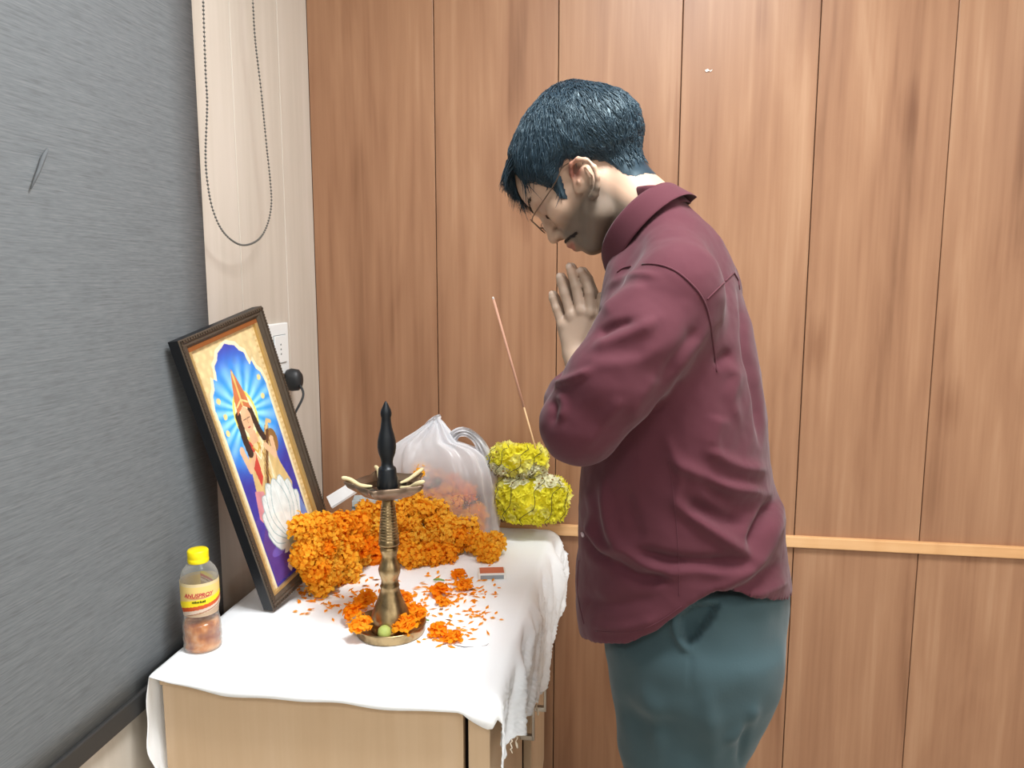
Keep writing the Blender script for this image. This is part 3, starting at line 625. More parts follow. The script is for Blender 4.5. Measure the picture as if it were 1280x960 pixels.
# wrap-around printed label
LAW, LAH = 160, 60; b = MB(); V = []; col = []; F = []
for j in range(LAH):
    for i in range(LAW):
        q = 2 * math.pi * i / LAW - math.pi; v = j / (LAH - 1); h = .074 + .066 * v; rr2 = np.interp(h, [r_[1] for r_ in bp_[10:]], [r_[0] for r_ in bp_[10:]]) + .0006
        V.append((rr2 * math.cos(q - math.pi / 2), rr2 * math.sin(q - math.pi / 2), h))
        u_ = ((q - .5 + math.pi) % (2 * math.pi) - math.pi) / 1.5; cv = v - .10 * u_ * abs(u_) - .04 * u_
        c = (236, 206, 128)
        if v > .9: c = (226, 206, 160)
        if cv < .53: c = (250, 226, 40)
        if cv < .36 + .03 * u_: c = (206, 88, 40)
        if cv < .24 + .05 * u_: c = (228, 206, 186)
        if cv < .14 + .09 * u_ and cv > .10 + .09 * u_: c = (170, 120, 90)
        if cv < .10 + .05 * u_: c = (196, 170, 142)
        col.append(srl(*c))
for j in range(LAH - 1):
    for i in range(LAW): F.append((j * LAW + i, j * LAW + (i + 1) % LAW, (j + 1) * LAW + (i + 1) % LAW, (j + 1) * LAW + i))
b.add(V, F, col); lab = b.build('label', M['attr'], t, colour=True); lab['label'] = 'yellow and red wrap-around label'
def text_on_cyl(s, size, h0, rad, m, parent, shear=.0, q0=0.0, name='lettering', arc=0.0):
    cu = bpy.data.curves.new('t', 'FONT'); cu.body = s; cu.size = size; cu.align_x = 'CENTER'; cu.shear = shear; cu.offset = size * .03
    to = bpy.data.objects.new('t', cu); C.objects.link(to); dg = bpy.context.evaluated_depsgraph_get()
    me = bpy.data.meshes.new_from_object(to.evaluated_get(dg)); bpy.data.objects.remove(to); bpy.data.curves.remove(cu); me.name = name
    for v in me.vertices:
        q = v.co.x / rad + q0 - math.pi / 2; v.co = (rad * math.cos(q), rad * math.sin(q), h0 + v.co.y + arc * (v.co.x / size) ** 2 * size)
    me.materials.clear(); return link(name, me, m, parent)
M['red_ink'] = mat('red_ink', sr(196, 60, 70), .5); M['green_ink'] = mat('dark_green_ink', sr(70, 84, 20), .5)
text_on_cyl('ANUSPROY', .0105, .1145, .0356, M['red_ink'], lab, .25, .44)
b = MB()
for k in range(9):
    q = -1.42 + k * .075 + (.02 if k > 4 else 0); b.box((.0356 * math.cos(q) - .0007, .0356 * math.sin(q) - .0007, .1035), (.0356 * math.cos(q) + .0009, .0356 * math.sin(q) + .0007, .1062 + .0006 * (k % 3)))
b.build('small_print', M['green_ink'], lab, False)
b = MB(); b.tube([(.0356 * math.cos(-1.85 + k * .1), .0356 * math.sin(-1.85 + k * .1), .1125 + .00012 * (k - 7) ** 2 * .35) for k in range(15)], .0005, 4); b.build('underline', M['red_ink'], lab)

# ------------------------------------------------------------------ plastic carrier bag with marigolds inside
GBX, GBY = -.485, 1.985
m = M['film'] = bpy.data.materials.new('thin_white_plastic'); m.use_nodes = True; nt = m.node_tree
for n_ in list(nt.nodes): nt.nodes.remove(n_)
oo = nt.nodes.new('ShaderNodeOutputMaterial'); mx = nt.nodes.new('ShaderNodeMixShader'); tb = nt.nodes.new('ShaderNodeBsdfTransparent'); tb.inputs[0].default_value = (.97, .97, .98, 1)
gb = nt.nodes.new('ShaderNodeBsdfPrincipled'); gb.inputs['Base Color'].default_value = (.95, .96, .99, 1); gb.inputs['Roughness'].default_value = .22
trn = nt.nodes.new('ShaderNodeBsdfTranslucent'); trn.inputs[0].default_value = (.9, .9, .94, 1); mx2 = nt.nodes.new('ShaderNodeMixShader'); mx2.inputs[0].default_value = .4
lw = nt.nodes.new('ShaderNodeLayerWeight'); lw.inputs[0].default_value = .4; mr = nt.nodes.new('ShaderNodeMapRange'); mr.inputs[3].default_value = .25; mr.inputs[4].default_value = .85
nt.links.new(gb.outputs[0], mx2.inputs[1]); nt.links.new(trn.outputs[0], mx2.inputs[2])
tcb = nt.nodes.new('ShaderNodeTexCoord'); sx_ = nt.nodes.new('ShaderNodeSeparateXYZ'); nt.links.new(tcb.outputs['Object'], sx_.inputs[0]); mz = nt.nodes.new('ShaderNodeMapRange'); mz.inputs[1].default_value = .14; mz.inputs[2].default_value = .27; mz.inputs[3].default_value = 0; mz.inputs[4].default_value = .62; nt.links.new(sx_.outputs[2], mz.inputs[0]); adb = nt.nodes.new('ShaderNodeMath'); adb.use_clamp = True; nt.links.new(mr.outputs[0], adb.inputs[0]); nt.links.new(mz.outputs[0], adb.inputs[1])
nt.links.new(lw.outputs['Facing'], mr.inputs[0]); nt.links.new(adb.outputs[0], mx.inputs[0]); nt.links.new(tb.outputs[0], mx.inputs[1]); nt.links.new(mx2.outputs[0], mx.inputs[2]); nt.links.new(mx.outputs[0], oo.inputs[0])
t = thing('plastic_bag', 'thin white plastic carrier bag of marigolds with crumpled handles', 'bag', (GBX, GBY, ZT))
zs_ = [0, .004, .03, .07, .12, .16, .20, .235, .255, .27, .295, .315, .33]
hw = [.085, .105, .128, .138, .142, .142, .140, .128, .1075, .068, .040, .022, .006]; hd = [.055, .068, .082, .084, .080, .070, .056, .042, .034, .026, .018, .012, .004]; cxo = [.02, .02, .015, .006, -.004, -.012, -.02, -.025, -.0325, -.047, -.0375, -.032, -.03]
nn = 96; V = []; F = []; nzr = 44
for j in range(nzr):
    q = j / (nzr - 1) * .33
    a_, d_, cx_ = np.interp(q, zs_, hw), np.interp(q, zs_, hd), np.interp(q, zs_, cxo)
    for k in range(nn):
        th_ = 2 * math.pi * k / nn; c, s_ = math.cos(th_), math.sin(th_); e_ = .8
        wv_ = .010 * ns(c * 2.2, s_ * 2.2, q * 6, 1.7) + .0045 * abs(ns(c * 6 + q * 9, s_ * 6, q * 22, 1.3)) + .009 * (q / .3) ** 2 * math.sin(th_ * 13 + 3 * math.sin(th_ * 2) + q * 6) * min(1, d_ / .03)
        V.append((cx_ + (a_ + wv_) * math.copysign(abs(c) ** e_, c), (d_ + wv_ * .8) * math.copysign(abs(s_) ** e_, s_), q + .004 * ns(c * 3, s_ * 3, 4, 1)))
for j in range(nzr - 1):
    for k in range(nn): F.append((j * nn + k, j * nn + (k + 1) % nn, (j + 1) * nn + (k + 1) % nn, (j + 1) * nn + k))
F.append(tuple(range(nn))[::-1])
link('bag_body', mesh('bag_body', V, F), M['film'], t)
def film_strip(name, P, W, dirs, y0):
    # crumpled ribbon of film, two layers
    P = spline(P, 26); W = np.interp(np.linspace(0, 1, 26), np.linspace(0, 1, len(W)), W); V = []; F = []; kx = 11
    for i, p in enumerate(P):
        tn = P[min(i + 1, 25)] - P[max(i - 1, 0)]; tn /= np.linalg.norm(tn); sd = np.array([tn[1], -tn[0]]) if dirs is None else np.array(dirs)
        for k in range(kx):
            q = (k / (kx - 1) - .5); V.append((p[0] + sd[0] * W[i] * q, y0 + .006 * math.sin(k * 2.1 + i * .35) + .008 * ns(i * .2, k * .5, 3, 1), p[1] + sd[1] * W[i] * q))
    for i in range(25):
        for k in range(kx - 1): a = i * kx + k; F.append((a, a + 1, a + kx + 1, a + kx))
    return link(name, mesh(name, V, F), M['film'], t)
for yy in (-.007, .005):
    film_strip('handle', [(-.050, .285), (-.042, .312), (-.034, .330), (-.026, .340)], [.055, .045, .032, .012], (1, .25), yy)
    film_strip('handle', [(.0, .245), (.010, .272), (.030, .294), (.055, .296), (.080, .280), (.096, .252), (.108, .215), (.112, .18)], [.05, .034, .024, .022, .026, .032, .04, .04], None, yy)
inside = [(-.07, -.02, .10), (-.03, -.035, .115), (.0, -.02, .13), (.03, -.03, .105), (-.045, .01, .14), (.01, .015, .15), (.05, .0, .13), (-.09, .0, .07), (.0, -.03, .075), (-.04, -.035, .06), (.05, -.03, .06), (.085, -.01, .075), (.02, .02, .10), (-.03, -.0, .165), (-.062, -.034, .185)]
for k, (x, y, z) in enumerate(inside):
    tag(place_head('marigold_flower', mg[rnd.choice([0, 1, 3])], (GBX + x, GBY + y, ZT + z), nr.normal(0, 1, 3) + (0, -.6, .6), 1.05), 'orange marigold seen through the film of the plastic bag', 'flower', 'marigolds inside the plastic bag')
M['pinkish'] = mat('rose_petals', sr(240, 172, 146), .8); bump(M['pinkish'], 40, .8, .006)
b = MB()
for i in range(420):
    a = nr.random() * 6.28; q = math.sqrt(nr.random()); p = np.array([GBX + .022 + .085 * q * math.cos(a), GBY + .05 * q * math.sin(a), ZT + .008 + .105 * nr.random() * (1 - .4 * q)])
    d = nr.normal(0, 1, 3); d /= np.linalg.norm(d); e = np.cross(d, nr.normal(0, 1, 3)); e /= np.linalg.norm(e)
    b.add([p - d * .012, p + e * .008, p + d * .012 + np.cross(d, e) * .003, p - e * .008], [(0, 1, 2, 3)])
tag(b.build('flower_petals', M['pinkish']), 'pale pink petals filling the lower part of the plastic bag', 'petals', kind='stuff')

# ------------------------------------------------------------------ yellow chrysanthemum garland
def daisy(seed, co, dark):
    g = np.random.default_rng(seed); b = MB(); co = np.array(co)
    for lay, (n, ln, tilt) in enumerate(((12, .017, .32), (8, .0125, .8))):
        for i in range(n):
            a = 2 * math.pi * (i + .5 * lay) / n + g.normal(0, .1); tl = tilt + g.normal(0, .16); d = np.array([math.cos(a) * math.cos(tl), math.sin(a) * math.cos(tl), math.sin(tl)]); s_ = np.array([-math.sin(a), math.cos(a), 0]); l_ = ln * (1 + g.normal(0, .12)); wd = .0046
            c = co * (.86 + .18 * g.random())
            b.add([d * .002 - s_ * wd * .5, d * .002 + s_ * wd * .5, d * l_ * .65 - s_ * wd, d * l_ * .65 + s_ * wd, d * l_ + Z3 * .001], [(0, 1, 3, 2), (2, 3, 4)], [c * .85, c * .85, c, c, c])
    if dark: b.add(*[(lambda v, f: (v, f))([(.0032 * math.cos(k * 1.047), .0032 * math.sin(k * 1.047), .0125) for k in range(6)] + [(0, 0, .0145)], [(k, (k + 1) % 6, 6) for k in range(6)])][0], srl(150, 120, 70))
    me = mesh('chrysanthemum', b.V, b.F, False, b.c); me.materials.append(M['flower']); return me
dz = [daisy(1, srl(255, 249, 84), 0), daisy(2, srl(255, 250, 110), 1), daisy(3, srl(255, 251, 150), 0), daisy(4, srl(255, 254, 228), 1)]
M['dark_thread'] = mat('dark_thread', sr(70, 66, 34), .8)
M['ycore'] = mat('garland_core', sr(255, 242, 60), .8)
for nm, cpt, rad, cnt, lab in (('lower', at(664, 622, 1, 2.0), (.100, .056, .066), 150, 'bright yellow chrysanthemum garland bundle resting on the cloth, the lower of two'), ('upper', at(648, 574, 1, 1.995), (.078, .048, .040), 90, 'bright yellow chrysanthemum garland bundle stacked on top, the upper of two')):
    t = thing('chrysanthemum_garland', lab, 'garland', tuple(cpt), group='yellow chrysanthemum garlands')
    bmc = bmesh.new(); bmesh.ops.create_icosphere(bmc, subdivisions=3, radius=1)
    link('garland_core', mesh('garland_core', [(v.co.x * (rad[0] - .008), v.co.y * (rad[1] - .008), v.co.z * (rad[2] - .008)) for v in bmc.verts], [tuple(v.index for v in f.verts) for f in bmc.faces]), M['ycore'], t); bmc.free()
    for i in range(cnt):
        zz = 1 - 2 * (i + .5) / cnt; rr2 = math.sqrt(1 - zz * zz); a = i * 2.39996; d = np.array([rr2 * math.cos(a), rr2 * math.sin(a), zz])
        ds = np.sign(d) * np.abs(d) ** .72; ds /= np.abs(ds).max() ** .25; p = ds * (np.array(rad) - .008) * (1 + .16 * ns(d[0] * 1.7, d[1] * 1.7, d[2] * 1.7 + cnt)); n_ = d / np.array(rad); n_ /= np.linalg.norm(n_)
        white = (nm == 'lower' and zz > .55) or (nm == 'upper' and zz < -.15 and d[1] < 0)
        o = place_head('chrysanthemum', dz[rnd.choice([3, 3, 2] if white else [0, 0, 0, 1, 2])], p + cpt, n_ + nr.normal(0, .22, 3), .95 + .25 * nr.random(), t)
    for k in range(5 if nm == 'lower' else 4):
        pts = []
        for q in np.linspace(-1.25, 1.25, 26):
            xx = (-.8 + k * .42) + .22 * math.sin(q * 1.0) + .05 * math.sin(q * 7 + k); xx = max(-.93, min(.93, xx)); rr3 = math.sqrt(1 - xx * xx); dd = np.array([xx, -rr3 * math.cos(q), rr3 * math.sin(q)]); dd = np.sign(dd) * np.abs(dd) ** .72; dd /= np.abs(dd).max() ** .25; pts.append(dd * (np.array(rad) + .0045 + .002 * math.sin(q * 11)))
        b = MB(); b.tube(pts, .0009, 5); b.build('thread', M['dark_thread'], t)

# ------------------------------------------------------------------ incense stick, matchbox, wire, box and card
a_, b_ = at(616, 371, 1, 1.955), at(671, 566, 1, 1.972)
M['incense'] = mat('incense_paste', sr(196, 150, 128), .9); M['bamboo'] = mat('bamboo', sr(220, 184, 140), .7); M['ash'] = mat('grey_ash', sr(206, 200, 194), .95)
t = thing('incense_stick', 'thin incense stick standing tilted in the yellow flowers', 'incense', tuple(b_)); d = a_ - b_
b = MB(); b.tube([d * .30, d * .65, d * .985], .0032, 8); b.build('incense_coating', M['incense'], t)
b = MB(); b.tube([d * -.06, d * .3], .0022, 8); b.build('bamboo_core', M['bamboo'], t)
b = MB(); b.tube([d * .985, d * 1.0], [.0032, .0018], 8); b.build('ash_tip', M['ash'], t)
p0, p1 = on_table(598.5, 726), on_table(632, 725); d = p1 - p0; ang = math.atan2(d[1], d[0]); ln = np.linalg.norm(d)
t = thing('matchbox', 'small matchbox with a reddish top beside the garland end', 'matchbox', tuple(p0), ang)
M['mb_side'] = mat('matchbox_card', sr(238, 236, 230), .7); M['mb_top'] = mat('matchbox_top', sr(206, 116, 84), .6); bump(M['mb_top'], 120, .2); M['striker'] = mat('matchbox_striker', sr(150, 158, 164), .85); bump(M['striker'], 900, .4, .0004)
bx('sleeve', (0, 0, 0), (ln, .04, .017), M['mb_side'], t, .0006); bx('top_print', (.003, .002, .0168), (ln - .003, .038, .0176), M['mb_top'], t); bx('striker', (.004, -.0005, .003), (ln - .004, .001, .0125), M['striker'], t); bx('tray', (-.001, .0015, .0015), (ln + .001, .0385, .0155), M['mb_side'], t)
b = MB(); b.tube([on_table(x, y, .0012 + .001 * (i % 2)) for i, (x, y) in enumerate(((567, 806), (580, 809), (596, 809), (608, 807), (613, 803)))], .0009, 6); tag(b.build('thin_wire', M['black_plastic']), 'thin dark curved wire lying on the cloth right of the lamp', 'wire')
t = thing('carton', 'grey striped paper carton behind the heap beside the picture frame', 'box', (-.665, 1.93, ZT), R(14))
M['greycard'] = mat('grey_card', sr(176, 186, 188), .6); M['darkcard'] = mat('dark_card', sr(90, 104, 108), .6); M['paper'] = mat('white_paper', sr(246, 247, 248), .7)
bx('box_body', (-.065, -.03, 0), (.055, .03, .118), M['greycard'], t, .001)
for k in range(3): bx('stripe', (-.066, -.0308 + .0, .100 - k * .012), (.056, -.030, .106 - k * .012), M['darkcard'], t)
bx('lid_flap', (-.065, -.03, .118), (.055, .03, .1195), M['greycard'], t)
q0 = [at(x, y, 1, Y) for x, y, Y in ((414, 634, 1.872), (445, 614, 1.885), (434, 605, 1.925), (408, 621, 1.915))]
q0 = np.array(q0); n_ = np.cross(q0[1] - q0[0], q0[3] - q0[0]); n_ /= np.linalg.norm(n_)
b = MB(); b.add(list(q0) + list(q0 - n_ * .006), [(0, 1, 2, 3), (7, 6, 5, 4), (0, 4, 5, 1), (1, 5, 6, 2), (2, 6, 7, 3), (3, 7, 4, 0)])
tag(b.build('white_card', M['paper'], smooth=False), 'small white paper booklet tilted beside the picture frame corner', 'booklet')
b = MB(); b.tube([at(405 + dx, 856 + dy, 1, 1.168) for dx, dy in ((-1, -4), (1, 0), (3, 5), (6, 8))], .0008, 5); b.build('loose_thread', M['thread'], cloth)

# ------------------------------------------------------------------ the praying man
PHI = R(12)
FWD = np.array([-math.cos(PHI), math.sin(PHI), 0]); LAT = np.array([-math.sin(PHI), -math.cos(PHI), 0])
_p = at(862, 700, 1, 1.33); P0 = np.array([_p[0], _p[1], 0.0])
def Bd(px, py, lat):
    """point of the body's upright plane `lat` metres to his left, as (forward, left, up)"""
    d = ray(px, py); t_ = (lat - (C0 - P0) @ LAT) / (d @ LAT); p = C0 + d * t_ - P0
    return np.array([p @ FWD, lat, p[2]])
def toW(V): V = np.asarray(V); return P0 + V[:, :1] * FWD + V[:, 1:2] * LAT + V[:, 2:] * Z3
def toB(p): p = np.asarray(p) - P0; return np.array([p @ FWD, p @ LAT, p[2]])

class Field:
    def __init__(s, xs, ys, zs):
        s.ax = [np.asarray(a, np.float32) for a in (xs, ys, zs)]; s.D = np.full([len(a) for a in s.ax], 1.0, np.float32)
    def _sub(s, lo, hi):
        sl = []
        for a, l, h in zip(s.ax, lo, hi): i, j = np.searchsorted(a, l), np.searchsorted(a, h); sl.append(slice(max(i - 1, 0), j + 1))
        g = [s.ax[0][sl[0]][:, None, None], s.ax[1][sl[1]][None, :, None], s.ax[2][sl[2]][None, None, :]]
        return tuple(sl), g
    def comb(s, fn, lo, hi, k, sub=False):
        m_ = k * 1.2 + .012; lo = np.asarray(lo) - m_; hi = np.asarray(hi) + m_
        sl, g = s._sub(lo, hi); d = fn(*g).astype(np.float32); D = s.D[sl]
        if d.size == 0: return
        if sub:
            h = np.clip(.5 - .5 * (D + d) / k, 0, 1); s.D[sl] = D * (1 - h) - d * h + k * h * (1 - h)
        else:
            h = np.clip(.5 + .5 * (D - d) / k, 0, 1); s.D[sl] = D * (1 - h) + d * h - k * h * (1 - h)
    def cone(s, a, b, r1, r2, k=.01, sub=False, flat=None):
        a = np.asarray(a, float); b = np.asarray(b, float); ab = b - a; L2 = ab @ ab + 1e-12; rm = max(r1, r2)
        def fn(x, y, z):
            px, py, pz = x - a[0], y - a[1], z - a[2]; t_ = np.clip((px * ab[0] + py * ab[1] + pz * ab[2]) / L2, 0, 1)
            qx, qy, qz = px - ab[0] * t_, py - ab[1] * t_, pz - ab[2] * t_
            if flat: qy = qy * flat
            return np.sqrt(qx * qx + qy * qy + qz * qz) - (r1 + (r2 - r1) * t_)
        s.comb(fn, np.minimum(a, b) - rm, np.maximum(a, b) + rm, k, sub)
    def chain(s, P, rs, k=.01, **kw):
        for i in range(len(P) - 1): s.cone(P[i], P[i + 1], rs[i], rs[i + 1], k, **kw)
    def ell(s, c, r, k=.01, rot=np.eye(3), sub=False):
        c = np.asarray(c, float); r = np.asarray(r, float); rm = r.max()
        def fn(x, y, z):
            p = [x - c[0], y - c[1], z - c[2]]; q = [sum(p[i] * rot[i][j] for i in range(3)) for j in range(3)]
            k0 = np.sqrt(sum((q[j] / r[j]) ** 2 for j in range(3))); k1 = np.sqrt(sum((q[j] / r[j] ** 2) ** 2 for j in range(3))) + 1e-9
            return k0 * (k0 - 1) / k1
        s.comb(fn, c - rm, c + rm, k, sub)
    def nets(s):
        D = s.D; xs, ys, zs = s.ax; ins = D < 0
        c = np.zeros([n - 1 for n in D.shape], np.int8); cor = [(i, j, k) for i in (0, 1) for j in (0, 1) for k in (0, 1)]
        nx, ny, nz = D.shape
        for i, j, k in cor: c += ins[i:nx - 1 + i, j:ny - 1 + j, k:nz - 1 + k]
        act = np.argwhere((c > 0) & (c < 8)); ids = np.full(c.shape, -1, np.int32); ids[tuple(act.T)] = np.arange(len(act))
        acc = np.zeros((len(act), 3)); cnt = np.zeros(len(act))
        A = [a.astype(float) for a in s.ax]
        for e0 in cor:
            for ax in range(3):
                if e0[ax]: continue
                e1_ = list(e0); e1_[ax] = 1
                i0 = act + e0; i1 = act + e1_; d0 = D[tuple(i0.T)].astype(float); d1 = D[tuple(i1.T)].astype(float); cr = (d0 < 0) != (d1 < 0)
                t_ = np.where(cr, d0 / np.where(cr, d0 - d1, 1), 0)
                p0 = np.stack([A[q][i0[:, q]] for q in range(3)], 1); p1 = np.stack([A[q][i1[:, q]] for q in range(3)], 1)
                acc += np.where(cr[:, None], p0 + (p1 - p0) * t_[:, None], 0); cnt += cr
        V = acc / cnt[:, None]; F = []
        for ax in range(3):
            o1, o2 = (ax + 1) % 3, (ax + 2) % 3
            a_ = [slice(None)] * 3; b_ = [slice(None)] * 3; a_[ax] = slice(0, -1); b_[ax] = slice(1, None)
            cr = np.argwhere(ins[tuple(a_)] != ins[tuple(b_)]); cr = cr[(cr[:, o1] > 0) & (cr[:, o2] > 0) & (cr[:, o1] < D.shape[o1] - 1) & (cr[:, o2] < D.shape[o2] - 1)]
            q = []
            for u_, v_ in ((-1, -1), (0, -1), (0, 0), (-1, 0)):
                ii = cr.copy(); ii[:, o1] += u_; ii[:, o2] += v_; q.append(ids[tuple(ii.T)])
            q = np.stack(q, 1); fl = ins[tuple(cr.T)]; q[~fl] = q[~fl][:, ::-1]; F.append(q)
        return V, np.concatenate(F)
def neigh(F, n):
    E = np.concatenate([F[:, [0, 1]], F[:, [1, 2]], F[:, [2, 3]], F[:, [3, 0]]]); return np.concatenate([E, E[:, ::-1]])
def relax(V, F, it, lam=.5, w=None):
    E = neigh(F, len(V)); deg = np.bincount(E[:, 0], minlength=len(V))[:, None]
    for _ in range(it):
        S_ = np.stack([np.bincount(E[:, 0], V[E[:, 1], k], len(V)) for k in range(3)], 1) / deg; d = (S_ - V) * lam
        V = V + (d if w is None else d * w[:, None])
    return V
def normals(V, F):
    n_ = np.cross(V[F[:, 2]] - V[F[:, 0]], V[F[:, 3]] - V[F[:, 1]]); O = np.zeros_like(V)
    for k in range(4):
        for a in range(3): O[:, a] += np.bincount(F[:, k], n_[:, a], len(V))
    return O / (np.linalg.norm(O, axis=1)[:, None] + 1e-12)
def fmesh(name, V, F, col=None):
    me = bpy.data.meshes.new(name); me.vertices.add(len(V)); me.vertices.foreach_set('co', np.asarray(V, np.float32).ravel())
    me.loops.add(F.size); me.loops.foreach_set('vertex_index', F.ravel().astype(np.int32)); me.polygons.add(len(F))
    me.polygons.foreach_set('loop_start', np.arange(0, F.size, F.shape[1], dtype=np.int32)); me.polygons.foreach_set('loop_total', np.full(len(F), F.shape[1], np.int32))
    me.polygons.foreach_set('use_smooth', np.ones(len(F), bool)); me.update(calc_edges=True); me.validate()
    if col is not None:
        a = me.color_attributes.new('Col', 'FLOAT_COLOR', 'POINT'); c = np.ones((len(V), 4), np.float32); c[:, :3] = col; a.data.foreach_set('color', c.ravel())
    return me
def axis(segs):
    out = []
    for a, b_, st in segs: out.append(np.arange(a, b_, st))
    out.append([segs[-1][1]]); return np.concatenate(out)
def pxdist(Q, P):
    """distance in pixels of projected points Q from a polyline P, and which side taper applies"""
    P = np.asarray(P, float); best = np.full(len(Q), 1e9); along = np.zeros(len(Q)); tot = 0
    seg = np.hypot(*np.diff(P, axis=0).T); tl = seg.sum()
    for (a, b_), sl in zip(zip(P[:-1], P[1:]), seg):
        ab = b_ - a; t_ = np.clip(((Q - a) @ ab) / (ab @ ab + 1e-9), 0, 1); d = np.hypot(*(Q - a - t_[:, None] * ab).T)
        m_ = d < best; best[m_] = d[m_]; along[m_] = (tot + t_[m_] * sl) / tl; tot += sl
    return best, along

man = thing('person', 'man with dark hair in a maroon shirt and teal trousers, head bowed, palms pressed together', 'person', tuple(P0))
def part(name, V, F, m_, col=None, parent=None, local=True):
    W = toW(V) - P0; o = link(name, fmesh(name, W, F, col), m_, parent or man); return o

# ---- joints
EAR = Bd(731, 222, 0)
hF = np.array([.58, 0, -.81]); hF /= np.linalg.norm(hF); hU = np.array([.81, 0, .58]); hU /= np.linalg.norm(hU); hL = np.array([0, 1.0, 0])
RH = np.stack([hF, hL, hU], 1); HS = 1.05
def H(f, l, u_): return EAR + HS * (f * hF + l * hL + u_ * hU)
SHL, ELB, WRI = Bd(850, 372, .185), Bd(722, 535, .245), Bd(727, 452, .022)
# ---- body: one continuous surface (head, neck, trunk, arms, hands, legs)
bx_ = axis([(-.28, -.06, .012), (-.06, .26, .0026), (.26, .36, .008)])
by_ = axis([(-.34, -.10, .012), (-.10, .10, .0026), (.10, .34, .012)])
bz_ = axis([(0.0, 1.27, .012), (1.27, 1.80, .0026)])
f = Field(bx_, by_, bz_)
# trunk, hidden by the clothes
f.ell(Bd(868, 690, 0), (.10, .135, .13), .03); f.ell(Bd(850, 560, 0), (.08, .13, .17), .05); f.ell(Bd(835, 420, 0), (.075, .135, .14), .05)
for s_ in (1, -1):
    S1 = lambda p: np.array([p[0], p[1] * s_, p[2]])
    f.chain([S1(SHL * (1, .92, 1)), S1(ELB)], [.046, .037], .03)
    f.chain([S1(ELB), S1((ELB + WRI) / 2 + (0, .01, 0)), S1(WRI)], [.036, .033, .023], .02)
    hip = np.array([Bd(868, 730, 0)[0], .09 * s_, .84]); kn = np.array([hip[0] + .01, .10 * s_, .47]); an = np.array([hip[0] - .02, .10 * s_, .085])
    f.chain([hip, kn, an], [.078, .052, .036], .03); f.cone(an - (0, 0, .045), an + (.15, .015 * s_, -.055), .032, .024, .02)
# neck
f.chain([Bd(834, 318, 0), Bd(803, 266, 0), Bd(770, 226, 0)], [.056, .056, .054], .02)
f.cone(Bd(830, 352, .07), Bd(830, 352, -.07), .05, .05, .04)
f.ell(H(-.058, 0, .018), np.array((.066, .062, .064)) * HS, .02, RH)
# skull and face
f.ell(H(-.016, 0, .043), np.array((.095, .0745, .081)) * HS, .01, RH); f.ell(H(.024, 0, .048), np.array((.068, .064, .062)) * HS, .02, RH)
f.ell(H(.040, 0, -.018), np.array((.050, .054, .070)) * HS, .02, RH)
for s_ in (1, -1):
    f.cone(H(-.004, .052 * s_, -.030), H(.030, .047 * s_, -.064), .021 * HS, .019 * HS, .018); f.cone(H(.030, .047 * s_, -.064), H(.072, .016 * s_, -.078), .020 * HS, .017 * HS, .016)
    f.ell(H(.056, .042 * s_, -.008), np.array((.026, .022, .022)) * HS, .018, RH)
    f.cone(H(.086, .008 * s_, .034), H(.070, .042 * s_, .036), .0095 * HS, .008 * HS, .012)
f.ell(H(.080, 0, -.075), np.array((.018, .021, .016)) * HS, .014, RH)
for s_ in (1, -1):
    f.ell(H(.094, .032 * s_, .014), np.array((.015, .016, .0115)) * HS, .010, RH, sub=True)
    f.ell(H(.074, .032 * s_, .013), np.array((.0135, .0150, .0125)) * HS, .003, RH)
f.chain([H(.086, 0, .026), H(.096, 0, .006), H(.105, 0, -.011)], [.0085 * HS, .0095 * HS, .0115 * HS], .008); f.ell(H(.108, 0, -.014), np.array((.0115, .0105, .0095)) * HS, .006, RH)
for s_ in (1, -1): f.ell(H(.099, .0125 * s_, -.019), np.array((.0115, .0075, .0075)) * HS, .005, RH)
for s_ in (1, -1): f.ell(H(.104, .0065 * s_, -.0255), np.array((.006, .0034, .003)) * HS, .003, RH, sub=True)
f.ell(H(.084, 0, -.046), np.array((.020, .028, .024)) * HS, .012, RH)
for s_ in (1, -1):
    f.cone(H(.1015, .004 * s_, -.0445), H(.088, .024 * s_, -.050), .0068 * HS, .004 * HS, .004); f.cone(H(.0985, .0, -.0555), H(.087, .021 * s_, -.053), .0078 * HS, .004 * HS, .004)
    f.cone(H(.110, 0, -.0502), H(.092, .025 * s_, -.0515), .0014, .0012, .003, sub=True)
# ears
for s_ in (1, -1):
    def E_(px, py, l): p = Bd(px, py, .074); return np.array([p[0], l * s_, p[2]])
    f.ell(E_(728, 224, .073), (.014, .006, .026), .006, np.array([[.92, 0, .39], [0, 1, 0], [-.39, 0, .92]]).T)
    rim = [(719, 232, .075), (715, 218, .078), (716, 206, .082), (725, 200, .086), (736, 202, .089), (746, 211, .090), (750, 223, .089), (749, 235, .086), (745, 244, .081), (740, 246, .078)]
    f.chain([E_(*q) for q in rim], [.003, .0036, .0038, .004, .0042, .0044, .0044, .0046, .0062, .0058], .004)
    f.chain([E_(733, 211, .083), E_(740, 222, .083), E_(740, 234, .081)], [.0032, .0036, .003], .004)
    f.ell(E_(727, 224, .090), (.0095, .0125, .012), .003, sub=True); f.cone(E_(722, 210, .090), E_(738, 207, .093), .0034, .0034, .002, sub=True); f.cone(E_(738, 207, .093), E_(745, 226, .093), .0034, .003, .002, sub=True)
    f.ell(E_(725, 228, .079), (.0042, .006, .006), .003)
